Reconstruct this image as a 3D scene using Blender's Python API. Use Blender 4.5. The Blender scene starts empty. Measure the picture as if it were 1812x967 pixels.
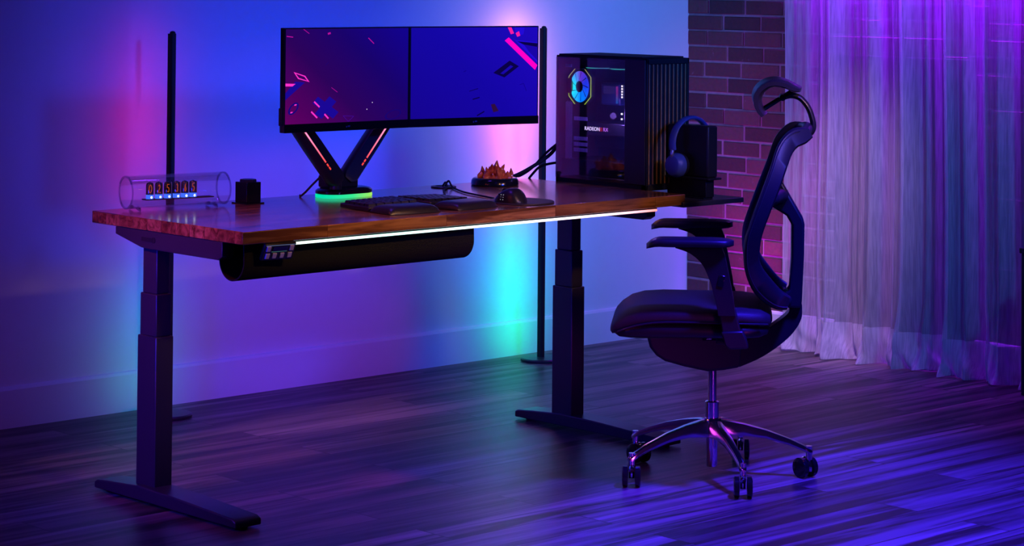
import bpy, bmesh, math, random
from mathutils import Vector, Matrix
rnd = random.Random(7)
SC = bpy.context.scene
COL = SC.collection
PI = math.pi

# ------------------------------------------------------------------ helpers
def lin(c):
    return tuple(((v/255)/12.92 if v/255 <= .04045 else ((v/255+.055)/1.055)**2.4) for v in c)

class MB:
    """collects geometry; build() links it as ONE mesh object"""
    def __init__(s): s.v = []; s.f = []; s.m = []
    def add(s, vs, fs, mi=0):
        o = len(s.v); s.v += [Vector(v) for v in vs]
        s.f += [tuple(i+o for i in f) for f in fs]; s.m += [mi]*len(fs); return s
    def box(s, a, b, mi=0, M=None):
        (x0,y0,z0),(x1,y1,z1) = a,b
        vs = [Vector(p) for p in ((x0,y0,z0),(x1,y0,z0),(x1,y1,z0),(x0,y1,z0),(x0,y0,z1),(x1,y0,z1),(x1,y1,z1),(x0,y1,z1))]
        if M: vs = [M @ v for v in vs]
        return s.add(vs, [(0,3,2,1),(4,5,6,7),(0,1,5,4),(1,2,6,5),(2,3,7,6),(3,0,4,7)], mi)
    def cbox(s, c, size, mi=0, M=None):
        h = [v/2 for v in size]
        return s.box([c[i]-h[i] for i in range(3)], [c[i]+h[i] for i in range(3)], mi, M)
    def loft(s, rings, mi=0, closed=True, caps=True):
        n = len(rings[0]); vs = [p for r in rings for p in r]; fs = []
        for k in range(len(rings)-1):
            for i in range(n if closed else n-1):
                j = (i+1) % n
                fs.append((k*n+i, k*n+j, (k+1)*n+j, (k+1)*n+i))
        if caps and closed:
            fs.append(tuple(range(n-1,-1,-1))); fs.append(tuple((len(rings)-1)*n+i for i in range(n)))
        return s.add(vs, fs, mi)
    def prism(s, poly, fn, d0, d1, mi=0):
        """poly: 2-D outline; fn(a,b,d) -> point"""
        return s.loft([[fn(a,b,d0) for a,b in poly], [fn(a,b,d1) for a,b in poly]], mi)
    def cyl(s, p0, p1, r0, r1=None, n=24, mi=0, caps=True):
        return s.tube([p0,p1], [r0, r0 if r1 is None else r1], n, mi, caps)
    def tube(s, pts, r, n=12, mi=0, caps=True, flat=1.0, up=(0,0,1)):
        pts = [Vector(p) for p in pts]; m = len(pts)
        rr = r if isinstance(r,(list,tuple)) else [r]*m
        rings = []; prev = None
        for k in range(m):
            t = (pts[min(k+1,m-1)]-pts[max(k-1,0)]).normalized()
            if prev is None:
                u = Vector(up)
                if abs(u.dot(t)) > .95: u = Vector((1,0,0))
                a = (u - t*u.dot(t)).normalized()
            else:
                a = (prev - t*prev.dot(t)).normalized()
            prev = a; b = t.cross(a)
            rings.append([pts[k] + a*math.cos(2*PI*i/n)*rr[k]*flat + b*math.sin(2*PI*i/n)*rr[k] for i in range(n)])
        return s.loft(rings, mi, True, caps)
    def lathe(s, prof, c=(0,0,0), n=40, mi=0, sx=1, sy=1, rot=0):
        c = Vector(c); cr, sr = math.cos(rot), math.sin(rot); rings = []
        for r,z in prof:
            ring = []
            for i in range(n):
                a = 2*PI*i/n; x, y = r*math.cos(a)*sx, r*math.sin(a)*sy
                ring.append(c + Vector((x*cr-y*sr, x*sr+y*cr, z)))
            rings.append(ring)
        return s.loft(rings, mi)
    def ball(s, c, r, n=16, m=10, mi=0):
        prof = [(max(1e-5,math.sin(PI*k/m))*1, -math.cos(PI*k/m)) for k in range(m+1)]
        rings = [[Vector(c)+Vector((r[0]*p*math.cos(2*PI*i/n), r[1]*p*math.sin(2*PI*i/n), r[2]*z)) for i in range(n)] for p,z in prof]
        return s.loft(rings, mi)
    def xf(s, M):
        s.v = [M @ v for v in s.v]; return s
    def build(s, name, mats, parent=None, bevel=0, seg=2, smooth=True, ang=35, local=False, sub=0):
        me = bpy.data.meshes.new(name)
        vs = s.v
        if parent is not None and not local:
            W = Matrix.Identity(4); p = parent
            chain = []
            while p is not None: chain.append(p); p = p.parent
            for q in reversed(chain):
                W = W @ (Matrix.Translation(q.location) @ q.rotation_euler.to_matrix().to_4x4())
            Wi = W.inverted(); vs = [Wi @ v for v in vs]
        me.from_pydata([tuple(v) for v in vs], [], s.f)
        if not isinstance(mats,(list,tuple)): mats = [mats]
        for m in mats: me.materials.append(m)
        me.polygons.foreach_set('material_index', s.m)
        bm = bmesh.new(); bm.from_mesh(me); bmesh.ops.recalc_face_normals(bm, faces=bm.faces); bm.to_mesh(me); bm.free()
        if smooth:
            me.polygons.foreach_set('use_smooth', [True]*len(me.polygons))
            if not bevel and not sub: me.set_sharp_from_angle(angle=math.radians(ang))
        o = bpy.data.objects.new(name, me); COL.objects.link(o)
        if parent is not None: o.parent = parent
        if bevel:
            b = o.modifiers.new('Bevel','BEVEL'); b.width = bevel; b.segments = seg; b.limit_method = 'ANGLE'; b.angle_limit = math.radians(32); b.harden_normals = False
            me.set_sharp_from_angle(angle=math.radians(60))
        if sub:
            b = o.modifiers.new('Subdivision','SUBSURF'); b.levels = sub; b.render_levels = sub
        return o

def tag(o, label=None, cat=None, group=None, kind=None):
    for k,v in (('label',label),('category',cat),('group',group),('kind',kind)):
        if v: o[k] = v
    return o
def empty(name, loc, label, cat, rz=0, group=None):
    o = bpy.data.objects.new(name, None); COL.objects.link(o)
    o.location = loc; o.rotation_euler = (0,0,rz); o.empty_display_size = .05
    return tag(o, label, cat, group)
def copy_tree(o, parent=None):
    c = o.copy(); COL.objects.link(c)
    if parent is not None: c.parent = parent
    for ch in [q for q in bpy.data.objects if q.parent == o]: copy_tree(ch, c)
    return c
def spline(pts, n=8):
    pts = [Vector(p) for p in pts]; out = []
    for i in range(len(pts)-1):
        p0 = pts[max(i-1,0)]; p1 = pts[i]; p2 = pts[i+1]; p3 = pts[min(i+2,len(pts)-1)]
        for k in range(n):
            t = k/n
            out.append(.5*((2*p1)+(p2-p0)*t+(2*p0-5*p1+4*p2-p3)*t*t+(3*p1-p0-3*p2+p3)*t**3))
    out.append(pts[-1]); return out
def spl2(pts, n=6): return [(p.x,p.y) for p in spline([(a,b,0) for a,b in pts], n)]

# ------------------------------------------------------------------ materials
def nmat(name):
    m = bpy.data.materials.new(name); m.use_nodes = True
    nt = m.node_tree; nt.nodes.clear()
    out = nt.nodes.new('ShaderNodeOutputMaterial')
    return m, nt, out
def N(nt, t, **kw):
    n = nt.nodes.new(t)
    for k,v in kw.items():
        if k in n.inputs: n.inputs[k].default_value = v
        else: setattr(n, k, v)
    return n
def L(nt, a, b): nt.links.new(a, b)
def c4(c): return (c[0],c[1],c[2],1)
def pbr(name, col, rough=.5, metal=0, spec=.5, bump=0, bscale=200, var=0, vscale=20, coat=0, ior=1.45):
    m, nt, out = nmat(name)
    p = N(nt,'ShaderNodeBsdfPrincipled'); p.inputs['Base Color'].default_value = c4(col)
    p.inputs['Roughness'].default_value = rough; p.inputs['Metallic'].default_value = metal
    p.inputs['Specular IOR Level'].default_value = spec; p.inputs['Coat Weight'].default_value = coat; p.inputs['IOR'].default_value = ior
    L(nt, p.outputs[0], out.inputs[0])
    tc = N(nt,'ShaderNodeTexCoord')
    nz = N(nt,'ShaderNodeTexNoise'); nz.inputs['Scale'].default_value = vscale; nz.inputs['Detail'].default_value = 4
    L(nt, tc.outputs['Object'], nz.inputs['Vector'])
    mx = N(nt,'ShaderNodeMix', data_type='RGBA'); v = var or .06
    mx.inputs['A'].default_value = c4([max(0,x*(1-v)) for x in col]); mx.inputs['B'].default_value = c4([min(1,x*(1+v)) for x in col])
    L(nt, nz.outputs['Fac'], mx.inputs['Factor']); L(nt, mx.outputs['Result'], p.inputs['Base Color'])
    if bump:
        n2 = N(nt,'ShaderNodeTexNoise'); n2.inputs['Scale'].default_value = bscale; n2.inputs['Detail'].default_value = 3
        L(nt, tc.outputs['Object'], n2.inputs['Vector'])
        b = N(nt,'ShaderNodeBump'); b.inputs['Strength'].default_value = bump; b.inputs['Distance'].default_value = .002
        L(nt, n2.outputs['Fac'], b.inputs['Height']); L(nt, b.outputs['Normal'], p.inputs['Normal'])
    return m
def emit(name, col, st):
    m, nt, out = nmat(name)
    e = N(nt,'ShaderNodeEmission'); e.inputs['Color'].default_value = c4(col); e.inputs['Strength'].default_value = st
    L(nt, e.outputs[0], out.inputs[0]); return m
def emit_ramp(name, axis, lo, hi, stops, st):
    """lamp whose colour runs along one object axis; stops: (pos, rgb, strength)"""
    m, nt, out = nmat(name)
    tc = N(nt,'ShaderNodeTexCoord'); sp = N(nt,'ShaderNodeSeparateXYZ'); L(nt, tc.outputs['Object'], sp.inputs[0])
    mr = N(nt,'ShaderNodeMapRange'); mr.inputs['From Min'].default_value = lo; mr.inputs['From Max'].default_value = hi
    L(nt, sp.outputs[axis], mr.inputs['Value'])
    r = N(nt,'ShaderNodeValToRGB'); el = r.color_ramp.elements
    while len(el) > 1: el.remove(el[-1])
    for i,(p,c,k) in enumerate(stops):
        e = el[0] if i == 0 else el.new(p)
        e.position = p; e.color = c4([x*k for x in c])
    L(nt, mr.outputs[0], r.inputs[0])
    e = N(nt,'ShaderNodeEmission'); e.inputs['Strength'].default_value = st
    L(nt, r.outputs[0], e.inputs['Color']); L(nt, e.outputs[0], out.inputs[0]); return m
def glassy(name, tint=(1,1,1), refl=.08, rough=.02, alpha=.9):
    """thin clear glass pane: mostly see-through with a fresnel reflection"""
    m, nt, out = nmat(name)
    t = N(nt,'ShaderNodeBsdfTransparent'); t.inputs[0].default_value = c4(tint)
    g = N(nt,'ShaderNodeBsdfGlossy'); g.inputs['Roughness'].default_value = rough
    lw = N(nt,'ShaderNodeLayerWeight'); lw.inputs['Blend'].default_value = .35
    mr = N(nt,'ShaderNodeMapRange'); mr.inputs['To Min'].default_value = refl; mr.inputs['To Max'].default_value = alpha
    L(nt, lw.outputs['Fresnel'], mr.inputs['Value'])
    mx = N(nt,'ShaderNodeMixShader'); L(nt, mr.outputs[0], mx.inputs[0]); L(nt, t.outputs[0], mx.inputs[1]); L(nt, g.outputs[0], mx.inputs[2])
    L(nt, mx.outputs[0], out.inputs[0]); return m

def wood_planks(name, c1, c2, dark, bw, rh, rough, mortar, grain=(2.0,40.0), off=.37, coat=0, knots=0.5, gapcol=(.004,.003,.003), spec=.5, seed=0):
    m, nt, out = nmat(name)
    tc = N(nt,'ShaderNodeTexCoord')
    mp = N(nt,'ShaderNodeMapping'); mp.inputs['Location'].default_value = (seed,seed*.37,0); L(nt, tc.outputs['Object'], mp.inputs['Vector'])
    br = N(nt,'ShaderNodeTexBrick'); br.offset = off; br.offset_frequency = 2; br.squash = 1
    br.inputs['Scale'].default_value = 1; br.inputs['Brick Width'].default_value = bw; br.inputs['Row Height'].default_value = rh
    br.inputs['Mortar Size'].default_value = mortar; br.inputs['Mortar Smooth'].default_value = .1; br.inputs['Bias'].default_value = 0
    br.inputs['Color1'].default_value = c4(c1); br.inputs['Color2'].default_value = c4(c2); br.inputs['Mortar'].default_value = c4(gapcol)
    L(nt, mp.outputs[0], br.inputs['Vector'])
    # grain shifted from board to board
    sep = N(nt,'ShaderNodeSeparateColor'); L(nt, br.outputs['Color'], sep.inputs[0])
    cmb = N(nt,'ShaderNodeCombineXYZ')
    ml = N(nt,'ShaderNodeMath', operation='MULTIPLY'); ml.inputs[1].default_value = 900; L(nt, sep.outputs[0], ml.inputs[0]); L(nt, ml.outputs[0], cmb.inputs[2])
    m2 = N(nt,'ShaderNodeMapping'); m2.inputs['Scale'].default_value = (grain[0],grain[1],grain[1]); L(nt, tc.outputs['Object'], m2.inputs['Vector'])
    ad = N(nt,'ShaderNodeVectorMath', operation='ADD'); L(nt, m2.outputs[0], ad.inputs[0]); L(nt, cmb.outputs[0], ad.inputs[1])
    nz = N(nt,'ShaderNodeTexNoise'); nz.inputs['Scale'].default_value = 1; nz.inputs['Detail'].default_value = 6; nz.inputs['Roughness'].default_value = .6; nz.inputs['Distortion'].default_value = .8
    L(nt, ad.outputs[0], nz.inputs['Vector'])
    rp = N(nt,'ShaderNodeValToRGB'); rp.color_ramp.elements[0].position = .40; rp.color_ramp.elements[1].position = .62
    L(nt, nz.outputs['Fac'], rp.inputs[0])
    mx = N(nt,'ShaderNodeMix', data_type='RGBA'); mx.blend_type = 'MIX'
    L(nt, rp.outputs[0], mx.inputs['Factor']); mx.inputs['A'].default_value = c4(dark); L(nt, br.outputs['Color'], mx.inputs['B'])
    # broad knots
    m3 = N(nt,'ShaderNodeMapping'); m3.inputs['Scale'].default_value = (grain[0]*1.1,grain[1]*.28,grain[1]*.3); L(nt, tc.outputs['Object'], m3.inputs['Vector'])
    n3 = N(nt,'ShaderNodeTexNoise'); n3.inputs['Scale'].default_value = 1.3; n3.inputs['Detail'].default_value = 3; L(nt, m3.outputs[0], n3.inputs['Vector'])
    r3 = N(nt,'ShaderNodeValToRGB'); r3.color_ramp.elements[0].position = .62; r3.color_ramp.elements[1].position = .72
    L(nt, n3.outputs['Fac'], r3.inputs[0])
    k = N(nt,'ShaderNodeMath', operation='MULTIPLY'); k.inputs[1].default_value = knots; L(nt, r3.outputs[0], k.inputs[0])
    mk = N(nt,'ShaderNodeMix', data_type='RGBA'); L(nt, k.outputs[0], mk.inputs['Factor']); L(nt, mx.outputs['Result'], mk.inputs['A']); mk.inputs['B'].default_value = c4([x*.35 for x in dark])
    p = N(nt,'ShaderNodeBsdfPrincipled'); p.inputs['Roughness'].default_value = rough; p.inputs['Coat Weight'].default_value = coat; p.inputs['Coat Roughness'].default_value = .12; p.inputs['Specular IOR Level'].default_value = spec
    L(nt, mk.outputs['Result'], p.inputs['Base Color'])
    b = N(nt,'ShaderNodeBump'); b.inputs['Strength'].default_value = .25; b.inputs['Distance'].default_value = .002
    sb = N(nt,'ShaderNodeMath', operation='SUBTRACT'); L(nt, nz.outputs['Fac'], sb.inputs[0]); L(nt, br.outputs['Fac'], sb.inputs[1])
    L(nt, sb.outputs[0], b.inputs['Height']); L(nt, b.outputs['Normal'], p.inputs['Normal'])
    L(nt, p.outputs[0], out.inputs[0]); return m

M = {}
M['wall'] = pbr('white_paint', (.78,.78,.80), .75, bump=.15, bscale=350, var=.02, spec=.25)
M['trim'] = pbr('trim_paint', (.80,.80,.82), .45, var=.02)
M['floor'] = wood_planks('dark_floor_planks', (.10,.075,.068), (.36,.27,.245), (.022,.016,.015), 1.25, .16, .38, .0022, (.9,15), knots=.85, seed=.4, spec=.3)
M['desk'] = wood_planks('acacia_butcher_block', (.27,.115,.038), (.46,.23,.085), (.11,.04,.013), .46, .072, .24, .0006, (2.2,30), off=.31, coat=.6, knots=.7, gapcol=(.05,.02,.008), seed=.15)
M['black_metal'] = pbr('black_powder_coat', (.06,.06,.07), .36, metal=.5, bump=.08, bscale=900)
M['black_plastic'] = pbr('black_plastic', (.012,.012,.014), .38)
M['matte_black'] = pbr('matte_black', (.008,.008,.010), .65)
M['gloss_black'] = pbr('gloss_black', (.008,.008,.010), .14)
M['felt'] = pbr('charcoal_felt', (.011,.012,.016), .95, bump=.6, bscale=500, var=.4, vscale=300, spec=.1)
M['fabric'] = pbr('black_upholstery', (.02,.017,.02), .55, bump=.5, bscale=420, var=.3, vscale=200, spec=.5)
M['leather'] = pbr('black_leatherette', (.017,.016,.02), .36, bump=.25, bscale=260)
M['chrome'] = pbr('polished_aluminium', (.75,.75,.78), .14, metal=1)
M['rubber'] = pbr('rubber', (.01,.01,.011), .7)
M['blue_plastic'] = pbr('navy_plastic', (.05,.085,.30), .42)
M['wood_slat'] = pbr('walnut_slat', (.62,.34,.14), .5, var=.35, vscale=30)
M['grey_metal'] = pbr('grey_metal', (.35,.35,.38), .35, metal=.8)
M['mesh_grey'] = pbr('perforated_steel', (.25,.24,.30), .5)
M['logo_dim'] = pbr('dim_logo', (.16,.2,.3), .4)
M['white_print'] = pbr('pale_print', (.7,.7,.75), .5)
M['acrylic'] = glassy('clear_acrylic', (.985,.985,.99), .012, .03, .30)
M['case_glass'] = glassy('tinted_glass', (.80,.80,.86), .02, .01, .28)

# ------------------------------------------------------------------ camera
F = Vector((.6839,.7292,.0239)).normalized()
CX, CY, CZ = -3.9846, -5.3422, 1.5723
yaw, pitch, roll = -.7533, -.0239, .0085
F = Vector((-math.sin(yaw)*math.cos(pitch), math.cos(yaw)*math.cos(pitch), -math.sin(pitch)))
R0 = F.cross(Vector((0,0,1))).normalized(); U0 = R0.cross(F)
CR = R0*math.cos(roll)+U0*math.sin(roll); CU = U0*math.cos(roll)-R0*math.sin(roll)
cam = bpy.data.cameras.new('camera'); co = bpy.data.objects.new('camera', cam); COL.objects.link(co)
cam.sensor_fit = 'HORIZONTAL'; cam.sensor_width = 36; cam.lens = 4163.68/1812*36
cam.shift_x = 0; cam.shift_y = (-149.62-483.5)/1812
cam.clip_end = 60
mt = Matrix((CR,CU,-F)).transposed().to_4x4(); mt.translation = (CX,CY,CZ); co.matrix_world = mt
SC.camera = co

# ------------------------------------------------------------------ room
XR, YW = 3.735, 1.7124
CEIL = 2.6
tag(MB().box((-1.62,YW,0),(XR+.12,YW+.12,CEIL)).build('wall_back', M['wall'], smooth=False), kind='structure')
tag(MB().box((-1.62,-.9,0),(-1.5,YW,CEIL)).build('bounce_wall_left', M['wall'], smooth=False), kind='structure')  # unseen wall added for blue bounce and reflections in the desk legs
tag(MB().box((-2.6,-4.6,-.06),(XR+.12,YW+.12,0)).build('floor', M['floor'], smooth=False), kind='structure')
HB = .1412
def base_prof(s0): return [(0,0),(.014,0),(.014,HB-.012),(.010,HB-.003),(.004,HB),(0,HB)]
tag(MB().prism(base_prof(0), lambda a,b,d:(d,YW-a,b), -1.5, XR).build('baseboard_back', M['trim'], ang=20), kind='structure')
tag(MB().prism(base_prof(0), lambda a,b,d:(XR-.032-a,d,b), -2.0, YW-.015).build('baseboard_right', M['trim'], ang=20), kind='structure')

def brick_mat():
    m, nt, out = nmat('red_brick')
    g = N(nt,'ShaderNodeNewGeometry'); r = N(nt,'ShaderNodeValToRGB'); el = r.color_ramp.elements
    el[0].color = c4((.10,.04,.042)); el[1].color = c4((.27,.115,.11)); e = el.new(.5); e.color = c4((.18,.072,.070))
    L(nt, g.outputs['Random Per Island'], r.inputs[0])
    tc = N(nt,'ShaderNodeTexCoord'); nz = N(nt,'ShaderNodeTexNoise'); nz.inputs['Scale'].default_value = 60; nz.inputs['Detail'].default_value = 6
    L(nt, tc.outputs['Object'], nz.inputs['Vector'])
    mx = N(nt,'ShaderNodeMix', data_type='RGBA'); mx.blend_type='MULTIPLY'; mx.inputs['Factor'].default_value = .6
    L(nt, r.outputs[0], mx.inputs['A']); L(nt, nz.outputs['Color'], mx.inputs['B'])
    # whitewash flecks
    n2 = N(nt,'ShaderNodeTexNoise'); n2.inputs['Scale'].default_value = 17; n2.inputs['Detail'].default_value = 8; n2.inputs['Roughness'].default_value = .75
    L(nt, tc.outputs['Object'], n2.inputs['Vector'])
    r2 = N(nt,'ShaderNodeValToRGB'); r2.color_ramp.elements[0].position = .63; r2.color_ramp.elements[1].position = .72; L(nt, n2.outputs['Fac'], r2.inputs[0])
    k = N(nt,'ShaderNodeMath', operation='MULTIPLY'); k.inputs[1].default_value = .45; L(nt, r2.outputs[0], k.inputs[0])
    m2 = N(nt,'ShaderNodeMix', data_type='RGBA'); L(nt, k.outputs[0], m2.inputs['Factor']); L(nt, mx.outputs['Result'], m2.inputs['A']); m2.inputs['B'].default_value = c4((.6,.52,.5))
    p = N(nt,'ShaderNodeBsdfPrincipled'); p.inputs['Roughness'].default_value = .62; L(nt, m2.outputs['Result'], p.inputs['Base Color'])
    b = N(nt,'ShaderNodeBump'); b.inputs['Strength'].default_value = .7; b.inputs['Distance'].default_value = .004; L(nt, nz.outputs['Fac'], b.inputs['Height']); L(nt, b.outputs['Normal'], p.inputs['Normal'])
    L(nt, p.outputs[0], out.inputs[0]); return m
M['brick'] = brick_mat()
M['mortar'] = pbr('pale_mortar', (.36,.31,.32), .9, bump=.6, bscale=150, var=.25, vscale=40)
w = MB().box((XR-.0265,-2.0,0),(XR+.10,YW,CEIL), 1)
rows, rh, bl, gap = 38, .0682, .213, .009
for r in range(rows):
    z0 = .1+r*rh
    y = YW - (0 if r % 2 else bl/2) + rnd.uniform(-.012,.012) - (.0)
    first = True; yy = YW
    while yy > -1.95:
        ln = bl
        if first: ln = (bl*.52 if r % 2 else bl*1.0) + rnd.uniform(-.02,.02); first = False
        ln += rnd.uniform(-.006,.006)
        dx = rnd.uniform(-.003,.003); dz = rnd.uniform(-.0015,.0015)
        a, bb = yy-gap-.001, max(-1.99, yy-ln)
        if yy == YW: a = YW-.0012+0*rnd.random()
        e = .0035; x0, x1 = XR-.032+dx, XR-.010
        z1 = z0+rh-gap
        vs = [(x1,bb,z0),(x1,a,z0),(x1,a,z1),(x1,bb,z1),(x0+e,bb,z0+dz),(x0+e,a,z0+dz),(x0+e,a,z1+dz),(x0+e,bb,z1+dz),
              (x0,bb+e,z0+e+dz),(x0,a-e,z0+e+dz),(x0,a-e,z1-e+dz),(x0,bb+e,z1-e+dz)]
        w.add(vs, [(8,9,10,11),(4,5,9,8),(5,6,10,9),(6,7,11,10),(7,4,8,11),(0,1,5,4),(1,2,6,5),(2,3,7,6),(3,0,4,7)], 0)
        yy -= ln
tag(w.build('wall_right', [M['brick'],M['mortar']], smooth=False), kind='structure')

# dark window behind the curtain
wf = empty('window_1', (XR-.05,.50,.13), None, None)
tag(wf, 'dark window low on the brick wall behind the sheer curtain', 'window', kind='structure')
MB().box((XR-.041,.20,.16),(XR-.030,.84,1.21)).build('pane', M['gloss_black'], wf)
f_ = MB()
for a,b in (((.17,.13),(.87,.17)),((.17,1.20),(.87,1.24)),((.17,.13),(.21,1.24)),((.83,.13),(.87,1.24)),((.50,.13),(.53,1.24))):
    f_.box((XR-.046,a[0],a[1]),(XR-.028,b[0],b[1]))
f_.build('window_frame', M['matte_black'], wf, bevel=.003)

# ------------------------------------------------------------------ curtain
def curtain_mat():
    m, nt, out = nmat('sheer_linen')
    tc = N(nt,'ShaderNodeTexCoord')
    mp = N(nt,'ShaderNodeMapping'); mp.inputs['Scale'].default_value = (60,260,9); L(nt, tc.outputs['Object'], mp.inputs['Vector'])
    nz = N(nt,'ShaderNodeTexNoise'); nz.inputs['Scale'].default_value = 1; nz.inputs['Detail'].default_value = 5; L(nt, mp.outputs[0], nz.inputs['Vector'])
    m2 = N(nt,'ShaderNodeMapping'); m2.inputs['Scale'].default_value = (200,200,700); L(nt, tc.outputs['Object'], m2.inputs['Vector'])
    n2 = N(nt,'ShaderNodeTexNoise'); n2.inputs['Scale'].default_value = 1; L(nt, m2.outputs[0], n2.inputs['Vector'])
    rp = N(nt,'ShaderNodeValToRGB'); rp.color_ramp.elements[0].position=.3; rp.color_ramp.elements[0].color = c4((.50,.50,.54)); rp.color_ramp.elements[1].position=.7; rp.color_ramp.elements[1].color = c4((.80,.79,.82))
    L(nt, nz.outputs['Fac'], rp.inputs[0])
    d = N(nt,'ShaderNodeBsdfDiffuse'); t = N(nt,'ShaderNodeBsdfTranslucent'); tr = N(nt,'ShaderNodeBsdfTransparent')
    b = N(nt,'ShaderNodeBump'); b.inputs['Strength'].default_value = .35; b.inputs['Distance'].default_value = .003
    ad = N(nt,'ShaderNodeMath', operation='ADD'); L(nt, nz.outputs['Fac'], ad.inputs[0]); L(nt, n2.outputs['Fac'], ad.inputs[1]); L(nt, ad.outputs[0], b.inputs['Height'])
    L(nt, b.outputs['Normal'], d.inputs['Normal'])
    L(nt, rp.outputs[0], d.inputs['Color']); L(nt, rp.outputs[0], t.inputs['Color'])
    x = N(nt,'ShaderNodeMixShader'); x.inputs[0].default_value = .38; L(nt, d.outputs[0], x.inputs[1]); L(nt, t.outputs[0], x.inputs[2])
    y = N(nt,'ShaderNodeMixShader'); L(nt, x.outputs[0], y.inputs[1])
    sz = N(nt,'ShaderNodeSeparateXYZ'); L(nt, tc.outputs['Object'], sz.inputs[0])
    hem = N(nt,'ShaderNodeMath', operation='GREATER_THAN'); hem.inputs[1].default_value = .15; L(nt, sz.outputs[2], hem.inputs[0])   # doubled cloth in the hem
    hm = N(nt,'ShaderNodeMath', operation='MULTIPLY_ADD'); hm.inputs[1].default_value = .34; hm.inputs[2].default_value = .08; L(nt, hem.outputs[0], hm.inputs[0]); L(nt, hm.outputs[0], y.inputs[0]); L(nt, tr.outputs[0], y.inputs[2])
    L(nt, y.outputs[0], out.inputs[0]); return m
M['curtain'] = curtain_mat()
cv = MB()
NY, NZ = 420, 70
ya, yb = 1.062, -.80
ph = [rnd.uniform(0,6.28) for _ in range(12)]
def fold(t, h):
    """t along the curtain in metres from its free edge, h height; returns outward offset"""
    a = .030*math.sin(2*PI*t/.205+ph[0]+.5*math.sin(2*PI*t/.61+ph[1])+.15*math.sin(h*1.3+ph[6]))
    a += .017*math.sin(2*PI*t/.093+ph[2]+.8*math.sin(2*PI*t/.37+ph[3])+.25*math.sin(h*2+ph[7]))
    a += .006*math.sin(2*PI*t/.041+ph[4]+1.2*math.sin(2*PI*t/.19+ph[5]))
    return a
rows_ = []
for k in range(NZ+1):
    q = k/NZ
    h = .006 + (CEIL-.12)*(q**1.9)
    row = []
    for i in range(NY+1):
        t = (ya-yb)*i/NY
        low = max(0, 1-h/.30)
        am = 1 + .25*low
        off = fold(t + .02*low*math.sin(9*t+ph[8]) + .006*math.sin(h*3+t*4), h)*am
        off += low**2*(.022 + .018*math.sin(2*PI*t/.13+ph[9]+h*30))
        off += max(0,1-h/.09)*.010*math.sin(2*PI*t/.058+ph[10]+h*60)
        hz = h
        if k == 0: hz = .004 + .010*max(0, math.sin(2*PI*t/.17+ph[11]))
        y = ya - t + .012*low*math.sin(2*PI*t/.21+ph[5]) + .008*math.sin(h*4)*math.exp(-t*6)
        row.append((3.622-off, y, hz))
    rows_.append(row)
cv.loft(rows_, closed=False)
tag(cv.build('curtain', M['curtain'], ang=180), 'floor-length sheer pale linen curtain hanging in folds before the brick wall', 'curtain')

# dark cabinet edge at the right of the frame
cb = empty('storage_cabinet', (3.43,-.48,0), 'black cabinet whose dark edge stands beside the curtain at the far right', 'cabinet')
MB().box((3.379,-.70,.02),(3.49,-.262,.545)).build('body', M['matte_black'], cb, bevel=.004)
MB().box((3.372,-.705,.545),(3.495,-.258,.565)).build('top', M['matte_black'], cb, bevel=.003)
MB().box((3.39,-.69,0),(3.48,-.275,.02)).build('plinth', M['matte_black'], cb)
MB().box((3.371,-.69,.04),(3.379,-.275,.535)).build('door', M['matte_black'], cb, bevel=.002)

# ------------------------------------------------------------------ standing desk
W, D, H, T = 1.829, .7636, .8343, .0366
desk = empty('standing_desk', (W/2,D/2,0), 'long wooden topped standing desk on two black telescopic legs', 'desk')
MB().box((0,0,H-T),(W,D,H)).build('tabletop', M['desk'], desk, bevel=.0025)
def desk_leg(x0, flip):
    s = -1 if flip else 1
    def bx(a0,a1,y0,y1,z0,z1): return MB().box((min(x0+s*a0,x0+s*a1),y0,z0),(max(x0+s*a0,x0+s*a1),y1,z1))
    lo = bx(.008,.070,.428,.524,.042,.487).build('leg', M['black_metal'], desk, bevel=.003)
    bx(.012,.066,.434,.518,.487,.612).build('middle_tube', M['black_metal'], lo, bevel=.003)
    bx(.016,.062,.440,.512,.612,.752).build('upper_tube', M['black_metal'], lo, bevel=.003)
    # foot: long bar, thicker under the column
    prof = [(-.004,.008),(-.004,.026),(.012,.034),(.30,.047),(.48,.050),(.62,.040),(.69,.034),(.706,.028),(.706,.008)]
    ft = MB().prism(prof, lambda a,b,d:(x0+s*d,a,b), -.018,.074).build('foot', M['black_metal'], lo, bevel=.004)
    for yy in (.03,.67):
        MB().cyl((x0+s*.028,yy,0),(x0+s*.028,yy,.010),.018,n=20).build('levelling_pad', M['rubber'], lo)
    # side bracket under the top
    br = [(.640,.7975),(.640,.775),(.505,.746),(.470,.744),(.12,.744),(.10,.755),(.10,.7975)]
    b = MB().prism(br, lambda a,b,d:(x0+s*d,a,b), .003,.045).build('side_bracket', M['black_metal'], desk, bevel=.002)
    MB().cyl((x0+s*.0015,.44,.772),(x0+s*.004,.44,.772),.009,n=20).build('bolt_hole', M['matte_black'], b)
    MB().box((x0+s*.002-.001,.445,.766),(x0+s*.002+.001,.50,.778)).build('slot', M['matte_black'], b)
desk_leg(0, False); 
desk_leg(W-.035, True)
for yy in (.40,.52):
    MB().box((.04,yy,.752),(W-.08,yy+.03,.785)).build('crossbar', M['black_metal'], desk, bevel=.002)
# side shelf bolted to the right end
MB().box((W-.02,-.012,.791),(2.112,.655,.8085)).build('side_shelf', M['black_metal'], desk, bevel=.003)
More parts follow.
